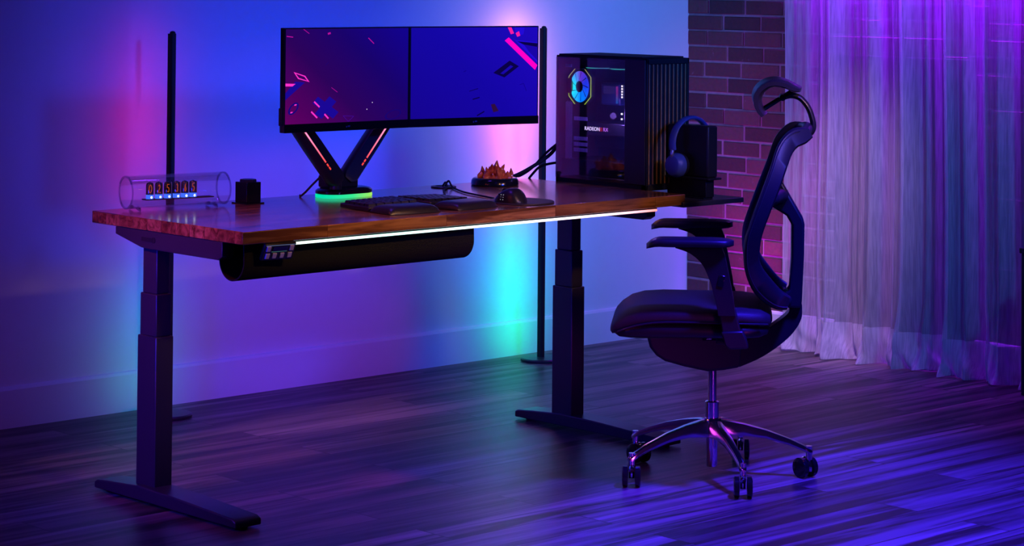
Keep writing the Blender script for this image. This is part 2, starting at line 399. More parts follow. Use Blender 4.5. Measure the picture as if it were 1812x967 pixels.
# control keypad below the front edge
th = math.radians(28)
kM = Matrix.Translation((.112,-.006,.7965)) @ Matrix.Rotation(math.radians(-6),4,'Z') @ Matrix.Rotation(th,4,'X')
kp = MB().cbox((.018,.004,-.030),(.104,.012,.056),0,kM).build('control_panel', M['black_plastic'], desk, bevel=.003)
M['keypad_key'] = pbr('translucent_key', (.35,.33,.75), .3)
MB().cbox((.018,-.0027,-.018),(.046,.003,.016),0,kM).build('display', M['gloss_black'], kp)
M['lcd'] = emit('lcd_glow', (.12,.35,.28), .35)
for cx_, cz_, w_ in ((-.020,-.017,.014),(.056,-.017,.014),(-.018,-.041,.014),(.005,-.041,.014),(.030,-.041,.014),(.055,-.041,.014)):
    MB().cbox((cx_,-.0035,cz_),(w_,.005,.018),0,kM).build('button', M['keypad_key'], kp, bevel=.002)
MB().cbox((.018,-.0027,-.0275),(.05,.002,.0012),0,kM).build('status_light', M['lcd'], kp)
MB().cbox((.018,-.0027,-.0065),(.096,.002,.0012),0,kM).build('edge_light', emit('keypad_edge', (.25,.3,.6), .35), kp)

# LED light bar below the front edge
bar = empty('led_light_bar', (.95,.012,.79), 'long thin glowing LED bar fixed under the front edge of the desk', 'light')
MB().box((.185,.012,.785),(1.705,.024,.7975)).build('channel', M['matte_black'], bar, bevel=.001)
M['bar'] = emit_ramp('led_bar', 0, -.765, .755, [(0,(.78,1,.85),1),(.25,(.55,1,.85),1),(.45,(.75,1,1),1),(.62,(1,.95,1),1),(.82,(1,.75,.9),1),(.93,(1,.42,.50),.9),(1,(1,.25,.22),.75)], 2.2)
MB().cyl((.19,.010,.7885),(1.70,.010,.7885),.0038,n=12).build('diffuser', M['bar'], bar)

# felt cable tray
tr = empty('cable_tray', (.55,.11,.69), 'charcoal felt cable sling hanging under the front of the desk', 'cable tray')
def sling(inner):
    c_y, c_z, r = .112, .742, .060
    pts = []
    n = 28
    rr = r-(.004 if inner else 0)
    # front lip up, belly, rear edge
    pts.append((c_y-rr+.002, .7975))
    for k in range(n+1):
        a = PI + PI*k/n
        pts.append((c_y+rr*math.cos(a), c_z+rr*math.sin(a)))
    pts.append((c_y+rr-.002, .7975)); return pts
oo, ii = sling(False), sling(True)
MB().prism(oo+ii[::-1], lambda a,b,d:(d,a,b), .045, .925).build('sling', M['felt'], tr)
for xx in (.30,.56):
    MB().box((xx,.045,.775),(xx+.03,.0525,.7975)).build('fastening_tab', M['matte_black'], tr)

# ------------------------------------------------------------------ corner floor lamps
def floor_lamp(x, y, label, stops, st):
    e = empty('led_floor_lamp', (x,y,0), label, 'lamp', group='slim LED floor lamps by the back wall')
    MB().lathe([(.001,.0),(.082,.0),(.084,.004),(.084,.010),(.080,.014),(.02,.016),(.001,.016)], (x,y,0), 48).build('base', M['black_metal'], e)
    # U-shaped channel open to the wall, light strip at its bottom
    u_ = [(-.0105,.014),(-.0105,-.006),(-.0085,-.0095),(-.004,-.0105),(.004,-.0105),(.0085,-.0095),(.0105,-.006),(.0105,.014),(.0085,.014),(.0085,-.004),(-.0085,-.004),(-.0085,.014)]
    MB().prism(u_, lambda a,b,d:(x+a,y+b,d), .014, 1.344).build('pole', M['matte_black'], e, ang=50)
    MB().lathe([(.001,1.343),(.0108,1.343),(.0100,1.348),(.0070,1.352),(.001,1.3535)], (x,y,0), 20).build('end_cap', M['matte_black'], e)
    m = emit_ramp('led_strip', 2, .03, 1.34, stops, st)
    MB().box((x-.008,y-.0035,.03),(x+.008,y-.0005,1.335)).build('light_strip', m, e)
    return e
lampL = (.818, 1.520); lampR = (2.648, 1.535)
floor_lamp(*lampL, 'slim black LED floor lamp washing magenta light behind the glass tube clock',
  [(0,(0,.75,.75),.55),(.22,(0,.55,1),.8),(.42,(.02,.12,1),.6),(.52,(.15,.02,.8),.35),(.62,(.75,.0,.5),.55),(.80,(1,.02,.6),1.0),(1,(.7,.03,1),.8)], 1.2)
floor_lamp(*lampR, 'slim black LED floor lamp glowing pink and cyan behind the computer tower',
  [(0,(.1,1,.45),.55),(.18,(0,1,.65),.8),(.34,(0,.85,1),1.0),(.50,(.0,.45,1),1.0),(.60,(.7,.2,1),.8),(.70,(1,.22,.6),1.0),(.88,(1,.38,.6),1.1),(1,(1,.55,.65),1.2)], 1.5)

# ------------------------------------------------------------------ monitors
def scr_emit(name, col, st=1): return emit(name, lin(col), st)
def monitor(A, B, zt, zb, label, bg, shapes, logo_u, port=False):
    A = Vector((A[0],A[1],0)); B = Vector((B[0],B[1],0)); wid = (B-A).length
    ux = (B-A).normalized(); rz = math.atan2(ux.y,ux.x)
    mid = (A+B)/2
    e = empty('monitor', (mid.x,mid.y,zb), label, 'monitor', rz, group='pair of monitors on the arm mount')
    h = zt-zb; hw = wid/2
    sl, sb, stp = .005, .027, .004          # borders: sides, chin, top
    MB().box((-hw,0,0),(hw,.022,h)).build('housing', M['matte_black'], e, bevel=.0015, local=True)
    MB().box((-hw*.62,.022,h*.18),(hw*.62,.042,h*.80)).build('rear_cover', M['black_plastic'], e, bevel=.008, local=True)
    MB().box((-hw,-.0035,0),(hw,.0,sb)).build('chin', M['gloss_black'], e, bevel=.001, local=True)
    x0, x1, z0, z1 = -hw+sl, hw-sl, sb, h-stp
    mats = [bg]; s = MB()
    s.add([(x0,-.0005,z0),(x1,-.0005,z0),(x1,-.0005,z1),(x0,-.0005,z1)],[(0,1,2,3)],0)
    lay = 0
    for col, st, polys in shapes:
        mats.append(scr_emit('screen_art', col, st)); lay += 1
        for poly in polys:
            pts = [(x0+(x1-x0)*min(max(u,0),1), -.0006-.00006*lay, z1-(z1-z0)*min(max(v,0),1)) for u,v in poly]
            s.add(pts, [tuple(range(len(pts)))], lay)
    s.build('screen', mats, e, local=True, smooth=False)
    if port: MB().box((-hw-.006,.004,.022),(-hw+.002,.020,.078)).build('port_block', M['matte_black'], e, local=True, bevel=.002)
    lg = MB()
    for dx,w_,dz in ((-.008,.0035,0),(-.001,.0035,.0015),(.004,.003,.0015)):
        lg.box((logo_u*hw+dx,-.0042,.010+dz),(logo_u*hw+dx+w_,-.0034,.0145+dz))
    lg.build('logo', M['logo_dim'], e, local=True)
    return e
def line(p, q, w, asp=1.62):
    dx, dy = (q[0]-p[0])*asp, q[1]-p[1]; l = math.hypot(dx,dy) or 1; nx, ny = -dy/l*w/asp, dx/l*w
    return [(p[0]-nx,p[1]-ny),(q[0]-nx,q[1]-ny),(q[0]+nx,q[1]+ny),(p[0]+nx,p[1]+ny)]
def ringp(c, rx, ry, rot, t, n=28, a0=0, a1=2*PI, asp=1.62):
    out = []
    for k in range(n):
        q = []
        for a, s_ in ((a0+(a1-a0)*k/n,1),(a0+(a1-a0)*(k+1)/n,1),(a0+(a1-a0)*(k+1)/n,1-t),(a0+(a1-a0)*k/n,1-t)):
            x, y = rx*s_*math.cos(a), ry*s_*math.sin(a)
            q.append((c[0]+(x*math.cos(rot)-y*math.sin(rot))/asp, c[1]+x*math.sin(rot)+y*math.cos(rot)))
        out.append(q)
    return out
def screen_bg(name, cols, lo, hi):
    """wallpaper: diagonal sweep of colour across the panel plus faint scan lines"""
    m, nt, out = nmat(name)
    tc = N(nt,'ShaderNodeTexCoord'); sp = N(nt,'ShaderNodeSeparateXYZ'); L(nt, tc.outputs['Object'], sp.inputs[0])
    a = N(nt,'ShaderNodeMath', operation='MULTIPLY'); a.inputs[1].default_value = lo[0]; L(nt, sp.outputs[0], a.inputs[0])
    b = N(nt,'ShaderNodeMath', operation='MULTIPLY_ADD'); b.inputs[1].default_value = lo[1]; L(nt, sp.outputs[2], b.inputs[0]); L(nt, a.outputs[0], b.inputs[2])
    ad = N(nt,'ShaderNodeMath', operation='ADD'); ad.inputs[1].default_value = hi; L(nt, b.outputs[0], ad.inputs[0])
    r = N(nt,'ShaderNodeValToRGB'); el = r.color_ramp.elements
    while len(el) > 1: el.remove(el[-1])
    for i,(p,c) in enumerate(cols):
        e = el[0] if i == 0 else el.new(p); e.position = p; e.color = c4(lin(c))
    L(nt, ad.outputs[0], r.inputs[0])
    e = N(nt,'ShaderNodeEmission'); e.inputs['Strength'].default_value = 1; L(nt, r.outputs[0], e.inputs[0])
    g = N(nt,'ShaderNodeBsdfGlossy'); g.inputs['Roughness'].default_value = .35; g.inputs['Color'].default_value = (.03,.03,.03,1)
    s = N(nt,'ShaderNodeAddShader'); L(nt, e.outputs[0], s.inputs[0]); L(nt, g.outputs[0], s.inputs[1]); L(nt, s.outputs[0], out.inputs[0]); return m
def LZ(pts):   # left wallpaper drawing units -> screen fractions
    return [((x-84)/(1140-84), (y-48-(x-84)*-.008)/(1- .0)/(864 - (x-84)*.044)) for x,y in pts]
def RZ(pts): return [((x-32)/(1126-32), (y-38)/(812 - (x-32)*.032)) for x,y in pts]
PINK, MAG, BLU = (255,50,205), (200,20,170), (26,10,150)
def L2(p,q,w): return line(LZ([p])[0], LZ([q])[0], w)
def R2(p,q,w): return line(RZ([p])[0], RZ([q])[0], w)
dia_o = LZ([(150,435),(248,470),(284,526),(188,498)]); dia_i = LZ([(168,450),(240,478),(266,514),(195,489)])
diamond = [[dia_o[i],dia_o[(i+1)%4],dia_i[(i+1)%4],dia_i[i]] for i in range(4)]
crossb = [LZ(p) for p in ([(395,658),(540,715),(518,700),(500,665)],)]
cc = Vector((422,757))
def rotp(dx,dy,a=math.radians(38)): return (cc.x+dx*math.cos(a)-dy*math.sin(a), cc.y+dx*math.sin(a)+dy*math.cos(a))
cross = [LZ([rotp(-112,-38),rotp(112,-38),rotp(112,38),rotp(-112,38)]), LZ([rotp(-38,-100),rotp(38,-100),rotp(38,100),rotp(-38,100)])]
left_shapes = [
 ((26,8,150),1,[LZ([(165,522),(246,530),(84,692),(84,628)])]+cross),
 ((20,6,120),1,ringp(LZ([(152,768)])[0],.082,.046,math.radians(-42),.34)),
 ((60,10,140),1,[L2((572,830),(665,832),.003),L2((665,832),(618,880),.003),L2((618,880),(572,830),.003)]),
 ((24,4,110),1,ringp(LZ([(1010,815)])[0],.115,.05,math.radians(-14),.2)+[L2((418,375),(445,345),.0025)]),
 (PINK,1.0,diamond+[LZ([(84,540),(168,543),(142,566),(84,566)]),L2((325,704),(371,752),.009),L2((301,794),(352,850),.009),L2((413,815),(447,855),.009)]+ringp(LZ([(152,768)])[0],.062,.030,math.radians(-42),.3,6,-.9,-.1)+ringp(LZ([(152,768)])[0],.062,.030,math.radians(-42),.3,6,2.2,3.0)),
 (MAG,.8,[L2((230,48),(278,88),.0035),L2((90,112),(143,120),.005),L2((435,91),(459,83),.010),L2((785,128),(835,180),.005),L2((470,575),(522,617),.0025)]),
 ((235,220,255),1,[L2((822,708),(828,708),.0045),L2((775,769),(781,769),.005)]),
]
bgl = screen_bg('wallpaper_dusk', [(0,(104,0,96)),(.2,(78,0,92)),(.42,(44,2,88)),(.7,(25,2,105)),(1,(18,2,140))], (1.15,1.35), .52-.22)
bgr = screen_bg('wallpaper_night', [(0,(22,2,130)),(.5,(20,3,160)),(1,(32,6,195))], (.9,.9), .35)
po = RZ([(880,332),(962,382),(835,480),(737,440)]); pi_ = RZ([(888,372),(912,384),(826,452),(798,446)])
frame_ = [[po[i],po[(i+1)%4],pi_[(i+1)%4],pi_[i]] for i in range(4)]
right_shapes = [
 ((34,10,215),1,[RZ([(920,40),(1010,40),(1000,100),(940,120)]),RZ([(930,150),(1126,172),(1126,350),(900,128)])]),
 ((26,4,168),1,[RZ([(1000,186),(1126,212),(1126,330),(1060,265)])]),
 ((10,2,70),1,[RZ([(945,162),(1126,180),(1124,212),(1000,190)])]+frame_+[R2((530,602),(606,578),.0035),R2((560,674),(620,656),.006),R2((598,818),(662,780),.007)]),
 ((46,14,62),1,[RZ([(718,718),(752,712),(787,775),(740,788)])]),
 ((14,2,130),1,[R2((970,545),(1005,532),.003),R2((1005,532),(1030,600),.003),R2((480,430),(502,420),.004)]),
 ((255,0,200),1,[RZ([(870,127),(1126,372),(1105,415),(835,155)])]),
 ((255,30,170),.9,[RZ([(860,38),(893,38),(917,92),(888,100)]),RZ([(930,90),(960,72),(972,112),(945,123)])]),
]
K = .92
P = lambda x,y,z: (CX+(x-CX)*K, CY+(y-CY)*K, CZ+(z-CZ)*K)
ml, ms, mr_ = P(.935,1.030,1.374), P(1.476,1.007,1.374), P(2.006,.897,1.374)
zT, zB = ml[2], P(0,0,1.016)[2]
monitor(ml, (ms[0]-.0008,ms[1]), zT, zB, 'left black monitor with purple wallpaper of a cross and diamond shapes', bgl, left_shapes, 0, True)
monitor((ms[0]+.0008,ms[1]), mr_, zT, zB, 'right black monitor with deep blue wallpaper and a pink bar', bgr, right_shapes, 0)

# ------------------------------------------------------------------ monitor arm mount
mm = empty('monitor_mount', (.885,.62,H), 'black dual monitor arm mount with green glowing base on the desk', 'monitor mount')
def stadium(cx, cy, hl, r, n=14):
    pts = []
    for k in range(n+1): a = -PI/2+PI*k/n; pts.append((cx+hl+r*math.cos(a), cy+r*math.sin(a)))
    for k in range(n+1): a = PI/2+PI*k/n; pts.append((cx-hl+r*math.cos(a), cy+r*math.sin(a)))
    return pts
st_ = stadium(.888,.645,.045,.058)
def grow(poly, c, k): return [(c[0]+(x-c[0])*k, c[1]+(y-c[1])*k) for x,y in poly]
cen = (.888,.645)
MB().loft([[(x,y,z) for x,y in grow(st_,cen,k)] for k,z in ((.97,H),(1,H+.002),(1,H+.010),(.97,H+.012))]).build('light_ring', emit_ramp('ring_glow', 0, -.10, .11, [(0,(.0,.9,.5),1),(.45,(.05,1,.35),1),(.8,(.35,1,.15),1),(1,(.75,.9,.15),1)], .85), mm)
MB().loft([[(x,y,z) for x,y in grow(st_,cen,k)] for k,z in ((.98,H+.012),(1.0,H+.014),(1.0,H+.022),(.92,H+.028),(.75,H+.032))]).build('base', M['gloss_black'], mm)
MB().box((.815,.615,H+.030),(.925,.690,H+.072)).build('housing', M['black_plastic'], mm, bevel=.006)
MB().cyl((.818,.60,H+.030),(.818,.60,H+.085),.019,n=24).build('pivot_post', M['black_plastic'], mm)
MB().cyl((.905,.628,H+.06),(.905,.628,H+.085),.022,n=24).build('pivot_post', M['black_plastic'], mm)
M['arm_red'] = emit_ramp('arm_led', 2, .07, .21, [(0,(1,.06,.03),.5),(.35,(1,.06,.06),.7),(1,(1,.22,.42),1)], 1.7)
def marm(p0, p1, wd, dp, ang, led_side):
    p0, p1 = Vector(p0), Vector(p1); t = (p1-p0).normalized()
    Y_ = Vector((math.sin(ang),-math.cos(ang),0)); Y_ = (Y_-t*Y_.dot(t)).normalized()    # faces the sitter
    X_ = t.cross(Y_)
    Mx = Matrix((X_,Y_,t)).transposed().to_4x4(); Mx.translation = p0
    l = (p1-p0).length
    b = MB()
    rings = []
    for z,kx,ky in ((-.022,.55,.7),(-.012,.9,.95),(.0,1,1),(l*.5,1,1),(l,.92,.9)):
        rings.append([Mx @ Vector((sx*wd/2*kx, sy*dp/2*ky, z)) for sx,sy in ((-1,-.7),(-.85,-1),(.85,-1),(1,-.7),(1,.7),(.85,1),(-.85,1),(-1,.7))])
    a = b.loft(rings).build('arm', M['black_plastic'], mm)
    yo = dp/2+.0006; xo = led_side*wd*.18
    MB().box((xo-.0022,yo-.001,l*.27),(xo+.0022,yo+.0012,l*.80),0,Mx).build('light_strip', M['arm_red'], a)
    for zz in (l*.16,l*.21):
        MB().box((xo-.0022,yo-.001,zz),(xo+.0022,yo+.0012,zz+.010),0,Mx).build('light_dash', M['arm_red'], a)
    return a
marm((.812,.600,H+.066),(.640,.615,1.115),.058,.045,math.radians(12),-1)
marm((.893,.625,H+.072),(1.085,.640,1.115),.058,.045,math.radians(-14),1)
MB().tube(spline([(.655,.61,1.11),(.68,.60,1.17),(.75,.58,1.20)],5),.02,12).build('forearm', M['black_plastic'], mm)
MB().tube(spline([(1.075,.63,1.11),(1.14,.58,1.17),(1.25,.53,1.20)],5),.02,12).build('forearm', M['black_plastic'], mm)
tag(MB().tube(spline([(.788,.640,.905),(.768,.655,.880),(.757,.680,.853),(.757,.705,H+.004),(.770,.725,H+.004)],6),.0035,8).build('arm_cable', M['rubber']), 'thin black cable dropping from the left monitor arm to the desk', 'cable')

# ------------------------------------------------------------------ nixie tube clock
nx = empty('nixie_clock', (.235,.663,H), 'clear glass cylinder clock with glowing orange number tubes on the desk', 'clock', math.radians(-9))
R_ = .050; LX = .164; zc = .056
def ring_x(x, r, n=48): return [(x, r*math.cos(2*PI*i/n), zc+r*math.sin(2*PI*i/n)) for i in range(n)]
g = MB(); g.loft([ring_x(-LX,R_),ring_x(-LX+.003,R_+.0008),ring_x(LX-.003,R_+.0008),ring_x(LX,R_),ring_x(LX,R_-.003),ring_x(-LX,R_-.003),ring_x(-LX,R_)],caps=False)
g.build('glass_tube', M['acrylic'], nx, local=True)
M['glass_edge'] = glassy('glass_edge', (.90,.90,.97), .10, .06, .55)
for sx in (-1,1):
    MB().loft([ring_x(sx*LX,R_+.0012),ring_x(sx*(LX+.003),R_+.0012),ring_x(sx*(LX+.003),R_-.0045),ring_x(sx*LX,R_-.0045),ring_x(sx*LX,R_+.0012)],caps=False).build('end_rim', M['glass_edge'], nx, local=True)
for sx in (-.135,.125):
    for sy in (-1,1):
        MB().tube([(sx,sy*.020,.010),(sx,sy*.030,.006),(sx,sy*.038,.0035)],[.006,.005,.0035],10).build('foot', M['glass_edge'], nx, local=True)
    MB().box((sx-.006,-.03,.006),(sx+.006,.03,.0105)).build('cradle', M['glass_edge'], nx, local=True, bevel=.001)
MB().box((-.105,-.016,.030),(.125,.016,.033)).build('circuit_board', M['matte_black'], nx, local=True)
M['nixie_glow'] = emit('nixie_orange', (1,.20,.035), 1.3)
M['nixie_blue'] = emit('nixie_base_blue', (.05,.15,1), 1.1)
M['nixie_white'] = emit('nixie_base_white', (.75,.85,1), 2.5)
M['tube_dark'] = glassy('smoky_tube', (.40,.28,.30), .06, .05, .6)
def arc(cx, cz, r, a0, a1, n=10): return [(cx+r*.62*math.cos(math.radians(a0+(a1-a0)*k/n)), cz+r*math.sin(math.radians(a0+(a1-a0)*k/n))) for k in range(n+1)]
DG = {'0':arc(0,0,1,90,450,20), '2':arc(0,.5,.5,170,-30,8)+[(-.6,-1),(.6,-1)], '5':[(.5,1),(-.45,1),(-.45,.15)]+arc(0,-.4,.6,100,-150,10), '6':arc(0,-.45,.55,90,450,14)[::-1]+[(-.1,.5),(.35,1)], '3':arc(0,.5,.5,150,-80,8)+arc(0,-.5,.55,80,-150,8)}
xs = (-.086,-.056,-.026,.004,.032,.060)
for i, (xx, d) in enumerate(zip(xs, '025365')):
    tb = MB().lathe([(.001,.046),(.0115,.046),(.0118,.050),(.0118,.076),(.010,.081),(.004,.084),(.001,.085)], (xx,0,0), 20).build('nixie_tube', M['tube_dark'], nx, local=True)
    MB().cyl((xx,0,.033),(xx,0,.046),.0118,n=20).build('tube_socket', M['nixie_blue'], nx, local=True)
    MB().tube([(xx+a*.0075,-.004,.0635+b*.0115) for a,b in DG[d]],.0011,6).build('digit', M['nixie_glow'], tb, local=True)
    MB().cyl((xx+.0095,-.0065,.047),(xx+.0095,-.0065,.083),.0011,n=8).build('post', M['wood_slat'] if i % 2 else M['white_print'], tb, local=True)
    MB().ball((xx,-.0125,.0385),(.0032,.0026,.0036)).build('socket_light', M['nixie_white'], nx, local=True)

# ------------------------------------------------------------------ plain black pedestal
pd = empty('pedestal', (.505,.652,H), 'plain black cube pedestal on a thin plate beside the glass clock', 'pedestal')
MB().cbox((.505,.652,H+.002),(.074,.074,.004)).build('base_plate', M['gloss_black'], pd, bevel=.001)
MB().cbox((.505,.652,H+.036),(.056,.060,.064)).build('plinth', M['gloss_black'], pd, bevel=.0015)
MB().lathe([(.001,H+.068),(.026,H+.068),(.026,H+.074),(.024,H+.0765),(.001,H+.0765)], (.505,.652,0), 6, rot=.4).build('top_step', M['black_plastic'], pd)

# ------------------------------------------------------------------ flame ornament
fl = empty('flame_ornament', (1.555,.640,H), 'round black display base with clear orange flames beside the computer tower', 'ornament')
MB().lathe([(.001,0),(.080,0),(.083,.004),(.081,.018),(.076,.024),(.072,.026),(.001,.026)], (1.555,.640,H), 56).build('base', M['gloss_black'], fl)
def flame_mat():
    m, nt, out = nmat('flame_resin')
    p = N(nt,'ShaderNodeBsdfPrincipled'); tc = N(nt,'ShaderNodeTexCoord'); sp = N(nt,'ShaderNodeSeparateXYZ'); L(nt, tc.outputs['Object'], sp.inputs[0])
    nz = N(nt,'ShaderNodeTexNoise'); nz.inputs['Scale'].default_value = 45; L(nt, tc.outputs['Object'], nz.inputs['Vector'])
    r = N(nt,'ShaderNodeValToRGB'); r.color_ramp.elements[0].position=.35; r.color_ramp.elements[0].color = (.75,.06,.012,1); r.color_ramp.elements[1].position=.7; r.color_ramp.elements[1].color = (1,.30,.04,1)
    L(nt, nz.outputs['Fac'], r.inputs[0]); L(nt, r.outputs[0], p.inputs['Base Color'])
    p.inputs['Roughness'].default_value = .12; p.inputs['Transmission Weight'].default_value = .05
    L(nt, p.outputs[0], out.inputs[0]); return m
M['flame'] = flame_mat()
def flame(x, y, h, r, lean, tw):
    rings = []
    n = 12
    for k in range(11):
        q = k/10
        rr = r*(1.0-q)**.75*(1+.35*math.sin(q*6+tw)*(1-q)) + .0004
        cx_ = x+lean[0]*q**1.6+.004*math.sin(q*5+tw); cy_ = y+lean[1]*q**1.6
        rings.append([(cx_+rr*(1+.22*math.sin(3*a+tw+q*4))*math.cos(a), cy_+rr*(1+.22*math.sin(3*a+tw+q*4))*math.sin(a), H+.024+h*q) for a in [2*PI*i/n for i in range(n)]])
    return MB().loft(rings)
fr = random.Random(3)
for k in range(17):
    a = 2*PI*k/17*1.0+fr.uniform(-.15,.15); rad = .052 if k % 2 else .034
    h = fr.uniform(.020,.042) + (.012 if k in (2,15) else 0)
    flame(1.555+rad*math.cos(a), .640+rad*math.sin(a), h, fr.uniform(.010,.015), (fr.uniform(-.008,.008),fr.uniform(-.008,.008)), fr.uniform(0,6)).build('flame', M['flame'], fl)
for (dx,dy,h,r_) in ((0,0,.062,.020),(.018,-.012,.048,.016),(-.020,.008,.050,.017),(-.006,-.022,.040,.014),(.012,.02,.052,.015)):
    flame(1.555+dx, .640+dy, h, r_, (.01,-.004), dx*100).build('flame', M['flame'], fl)

# ------------------------------------------------------------------ split keyboard
key_m = pbr('keycap', (.010,.010,.013), .42)
def kb_half(corner, ux, name_label, mirror, group):
    """corner: back outer corner on the desk; ux: unit vector along the key rows"""
    rz = math.atan2(ux[1],ux[0])
    e = empty('split_keyboard', corner, name_label, 'keyboard', rz, group)
    WK, DK = .192, .165            # width along rows, depth of key area
    sgn = -1 if mirror else 1
    def tilt(x): return .015 + (.006*(x/WK) if not mirror else .006*(1-x/WK))     # inner edge raised
    def hexa(x0,x1,y0,y1,zl,zh):
        vs = [(x0,y0,zl),(x1,y0,zl),(x1,y1,zl),(x0,y1,zl),(x0,y0,tilt(x0)+zh),(x1,y0,tilt(x1)+zh),(x1,y1,tilt(x1)+zh),(x0,y1,tilt(x0)+zh)]
        return MB().add(vs, [(0,3,2,1),(4,5,6,7),(0,1,5,4),(1,2,6,5),(2,3,7,6),(3,0,4,7)])
    hexa(0,WK,-DK,0,.001,0).build('body', M['black_plastic'], e, bevel=.003, local=True)
    rowsk = [9,8,8,8,6]; py = -.006
    for r, cnt in enumerate(rowsk):
        y1 = py-.010-r*.0285; y0 = y1-.0240; ww = (WK-.012)/cnt
        for c in range(cnt):
            x0 = .006+c*ww+.0012; x1 = x0+ww-.0024
            zt = .0075
            vs = [(x0,y0,tilt(x0)-.001),(x1,y0,tilt(x1)-.001),(x1,y1,tilt(x1)-.001),(x0,y1,tilt(x0)-.001)]
            i_ = .0018
            vs += [(x0+i_,y0+i_,tilt(x0)+zt),(x1-i_,y0+i_,tilt(x1)+zt),(x1-i_,y1-i_*.6,tilt(x1)+zt+.001),(x0+i_,y1-i_*.6,tilt(x0)+zt+.001)]
            MB().add(vs, [(0,3,2,1),(4,5,6,7),(0,1,5,4),(1,2,6,5),(2,3,7,6),(3,0,4,7)]).build('key', key_m, e, local=True, smooth=False)
    # padded palm rest
    rings = []
    DP = .112; NU, NV = 24, 14
    for k in range(NU+1):
        u = -1+2*k/NU; u = math.copysign(abs(u)**.75,u); ring = []
        for j in range(NV+1):
            v = -1+2*j/NV; v = math.copysign(abs(v)**.8,v)
            x = WK/2+(WK/2+.001)*u*(1-.05*max(0,-v)); y = -DK-.003-DP/2+DP/2*v-.008*(1-u*u)*max(0,-v)
            top = .003+.0225*(max(0,1-abs(u)**7))**.45*(max(0,1-abs(v)**4))**.5+(tilt(WK/2)-.018)*1.0
            ring.append((x,y,top))
        rings.append([(ring[0][0],ring[0][1],.0008)]+ring+[(ring[-1][0],ring[-1][1],.0008)])
    MB().loft(rings).build('palm_rest', M['leather'], e, local=True, ang=70)
    return e
kb_half((.646,.366,H), (.992,-.125), 'left half of a black split keyboard with padded palm rest', False, 'halves of the split keyboard')
kb_half((.832,.335,H), (.993,.10), 'right half of a black split keyboard with padded palm rest', True, 'halves of the split keyboard')
tag(MB().tube(spline([(.800,.366,H+.010),(.815,.395,H+.005),(.838,.390,H+.005),(.850,.337,H+.010)],6),.003,8).build('keyboard_cable', M['rubber']), 'short black cable linking the two keyboard halves', 'cable')

# ------------------------------------------------------------------ mouse and mat
mp_ = MB().lathe([(.001,0),(1,0),(1.012,.0025),(1.0,.005),(.001,.005)], (0,0,0), 64)
mp_.v = [Vector((1.205+v.x*.105*1.0, .142+v.y*.112, H+v.z)) for v in mp_.v]
tag(mp_.build('mouse_mat', M['fabric']), 'round black mouse mat on the desk under the black mouse', 'mouse mat')
ms_ = empty('mouse', (1.150,.128,H+.005), 'black side-button mouse on a round mat beside the keyboard', 'mouse', math.radians(93))
rings = []
for k in range(17):
    q = k/16; x = -.058+.116*q
    wv = .036*(max(0,1-abs(2*q-1)**3.2))**.5+.0015
    ht = (.016+.030*math.sin(PI*min(1,q**.72)) )*(max(0.02,1-abs(2*q-1)**5))
    rings.append([(x, wv*1.0*(abs(math.cos(a))**.8)*(1 if math.cos(a)>=0 else -1), max(0,math.sin(a))**.75*ht if math.sin(a)>0 else 0.0005*0) for a in [PI*i/14 for i in range(15)]])
MB().loft(rings).build('shell', M['black_plastic'], ms_, local=True, ang=60)
M['dot'] = emit('button_dot', (.8,.85,1), 1.0)
for r in range(3):
    for c in range(4):
        x = -.004-.0115+.0105*c; z = .010+.0075*r; y = .0352-.0013*r-.0005*abs(c-1)
        b = MB().cbox((x+.004,y-.0005,z),(.008,.004,.006)).build('side_button', M['black_plastic'], ms_, local=True, bevel=.001)
        if c in (1,2): MB().cbox((x+.004,y+.0018,z),(.0016,.0008,.0016)).build('dot_light', M['dot'], b, local=True)
MB().cyl((.026,-.004,.034),(.026,.004,.034),.009,n=20).build('scroll_wheel', M['rubber'], ms_, local=True)

# ------------------------------------------------------------------ desk grommet and its cable
gr = empty('desk_grommet', (1.354,.680,H), 'flat round black cable grommet in the desk near the back edge', 'grommet')
MB().lathe([(.030,0),(.042,0),(.044,.002),(.042,.005),(.030,.005),(.028,.003),(.030,0)], (1.354,.680,H), 40).build('ring', M['black_plastic'], gr)
MB().lathe([(.001,0),(.030,0),(.030,.003),(.001,.003)], (1.354,.680,H), 40).build('lid', M['matte_black'], gr)
tag(MB().tube(spline([(1.343,.672,H+.006),(1.340,.655,H+.020),(1.325,.63,H+.006),(1.262,.575,H+.004),(1.20,.50,H+.004),(1.10,.40,H+.004)],8),.0032,8).build('grommet_cable', M['rubber']), 'black cable rising from the round grommet towards the keyboard', 'cable')
tag(MB().tube(spline([(1.356,.674,H+.006),(1.354,.655,H+.024),(1.345,.625,H+.006),(1.300,.545,H+.004),(1.255,.45,H+.004),(1.20,.262,H+.004)],8),.0032,8).build('grommet_cable', M['rubber']), 'black cable rising from the round grommet towards the mouse', 'cable')

# ------------------------------------------------------------------ computer tower
x0, x1, y0, y1, z0, z1 = 1.842, 2.055, .196, .634, .8285, 1.279
pc = empty('computer_tower', ((x0+x1)/2,(y0+y1)/2,.8085), 'tall black computer tower with glass side and slatted wooden front', 'computer')
def bxp(name, a, b, m, par=pc, bev=.0015): return MB().box(a,b).build(name, m, par, bevel=bev)
c_ = MB()
c_.box((x1-.003,y0+.02,z0),(x1,y1,z1)); c_.box((x0,y0+.02,z0),(x1,y1,z0+.030)); c_.box((x0,y1-.004,z0),(x1,y1,z1))
c_.box((x0,y0+.02,z1-.012),(x1,y1,z1)); c_.box((x0,y1-.014,z0),(x0+.012,y1,z1)); c_.box((x0+.002,y0+.02,z0),(x1,y0+.10,z1))
c_.build('case', M['matte_black'], pc, bevel=.002)
bxp('top_panel',(x0+.004,y0+.02,z1),(x1-.004,y1-.008,z1+.005),M['matte_black'])
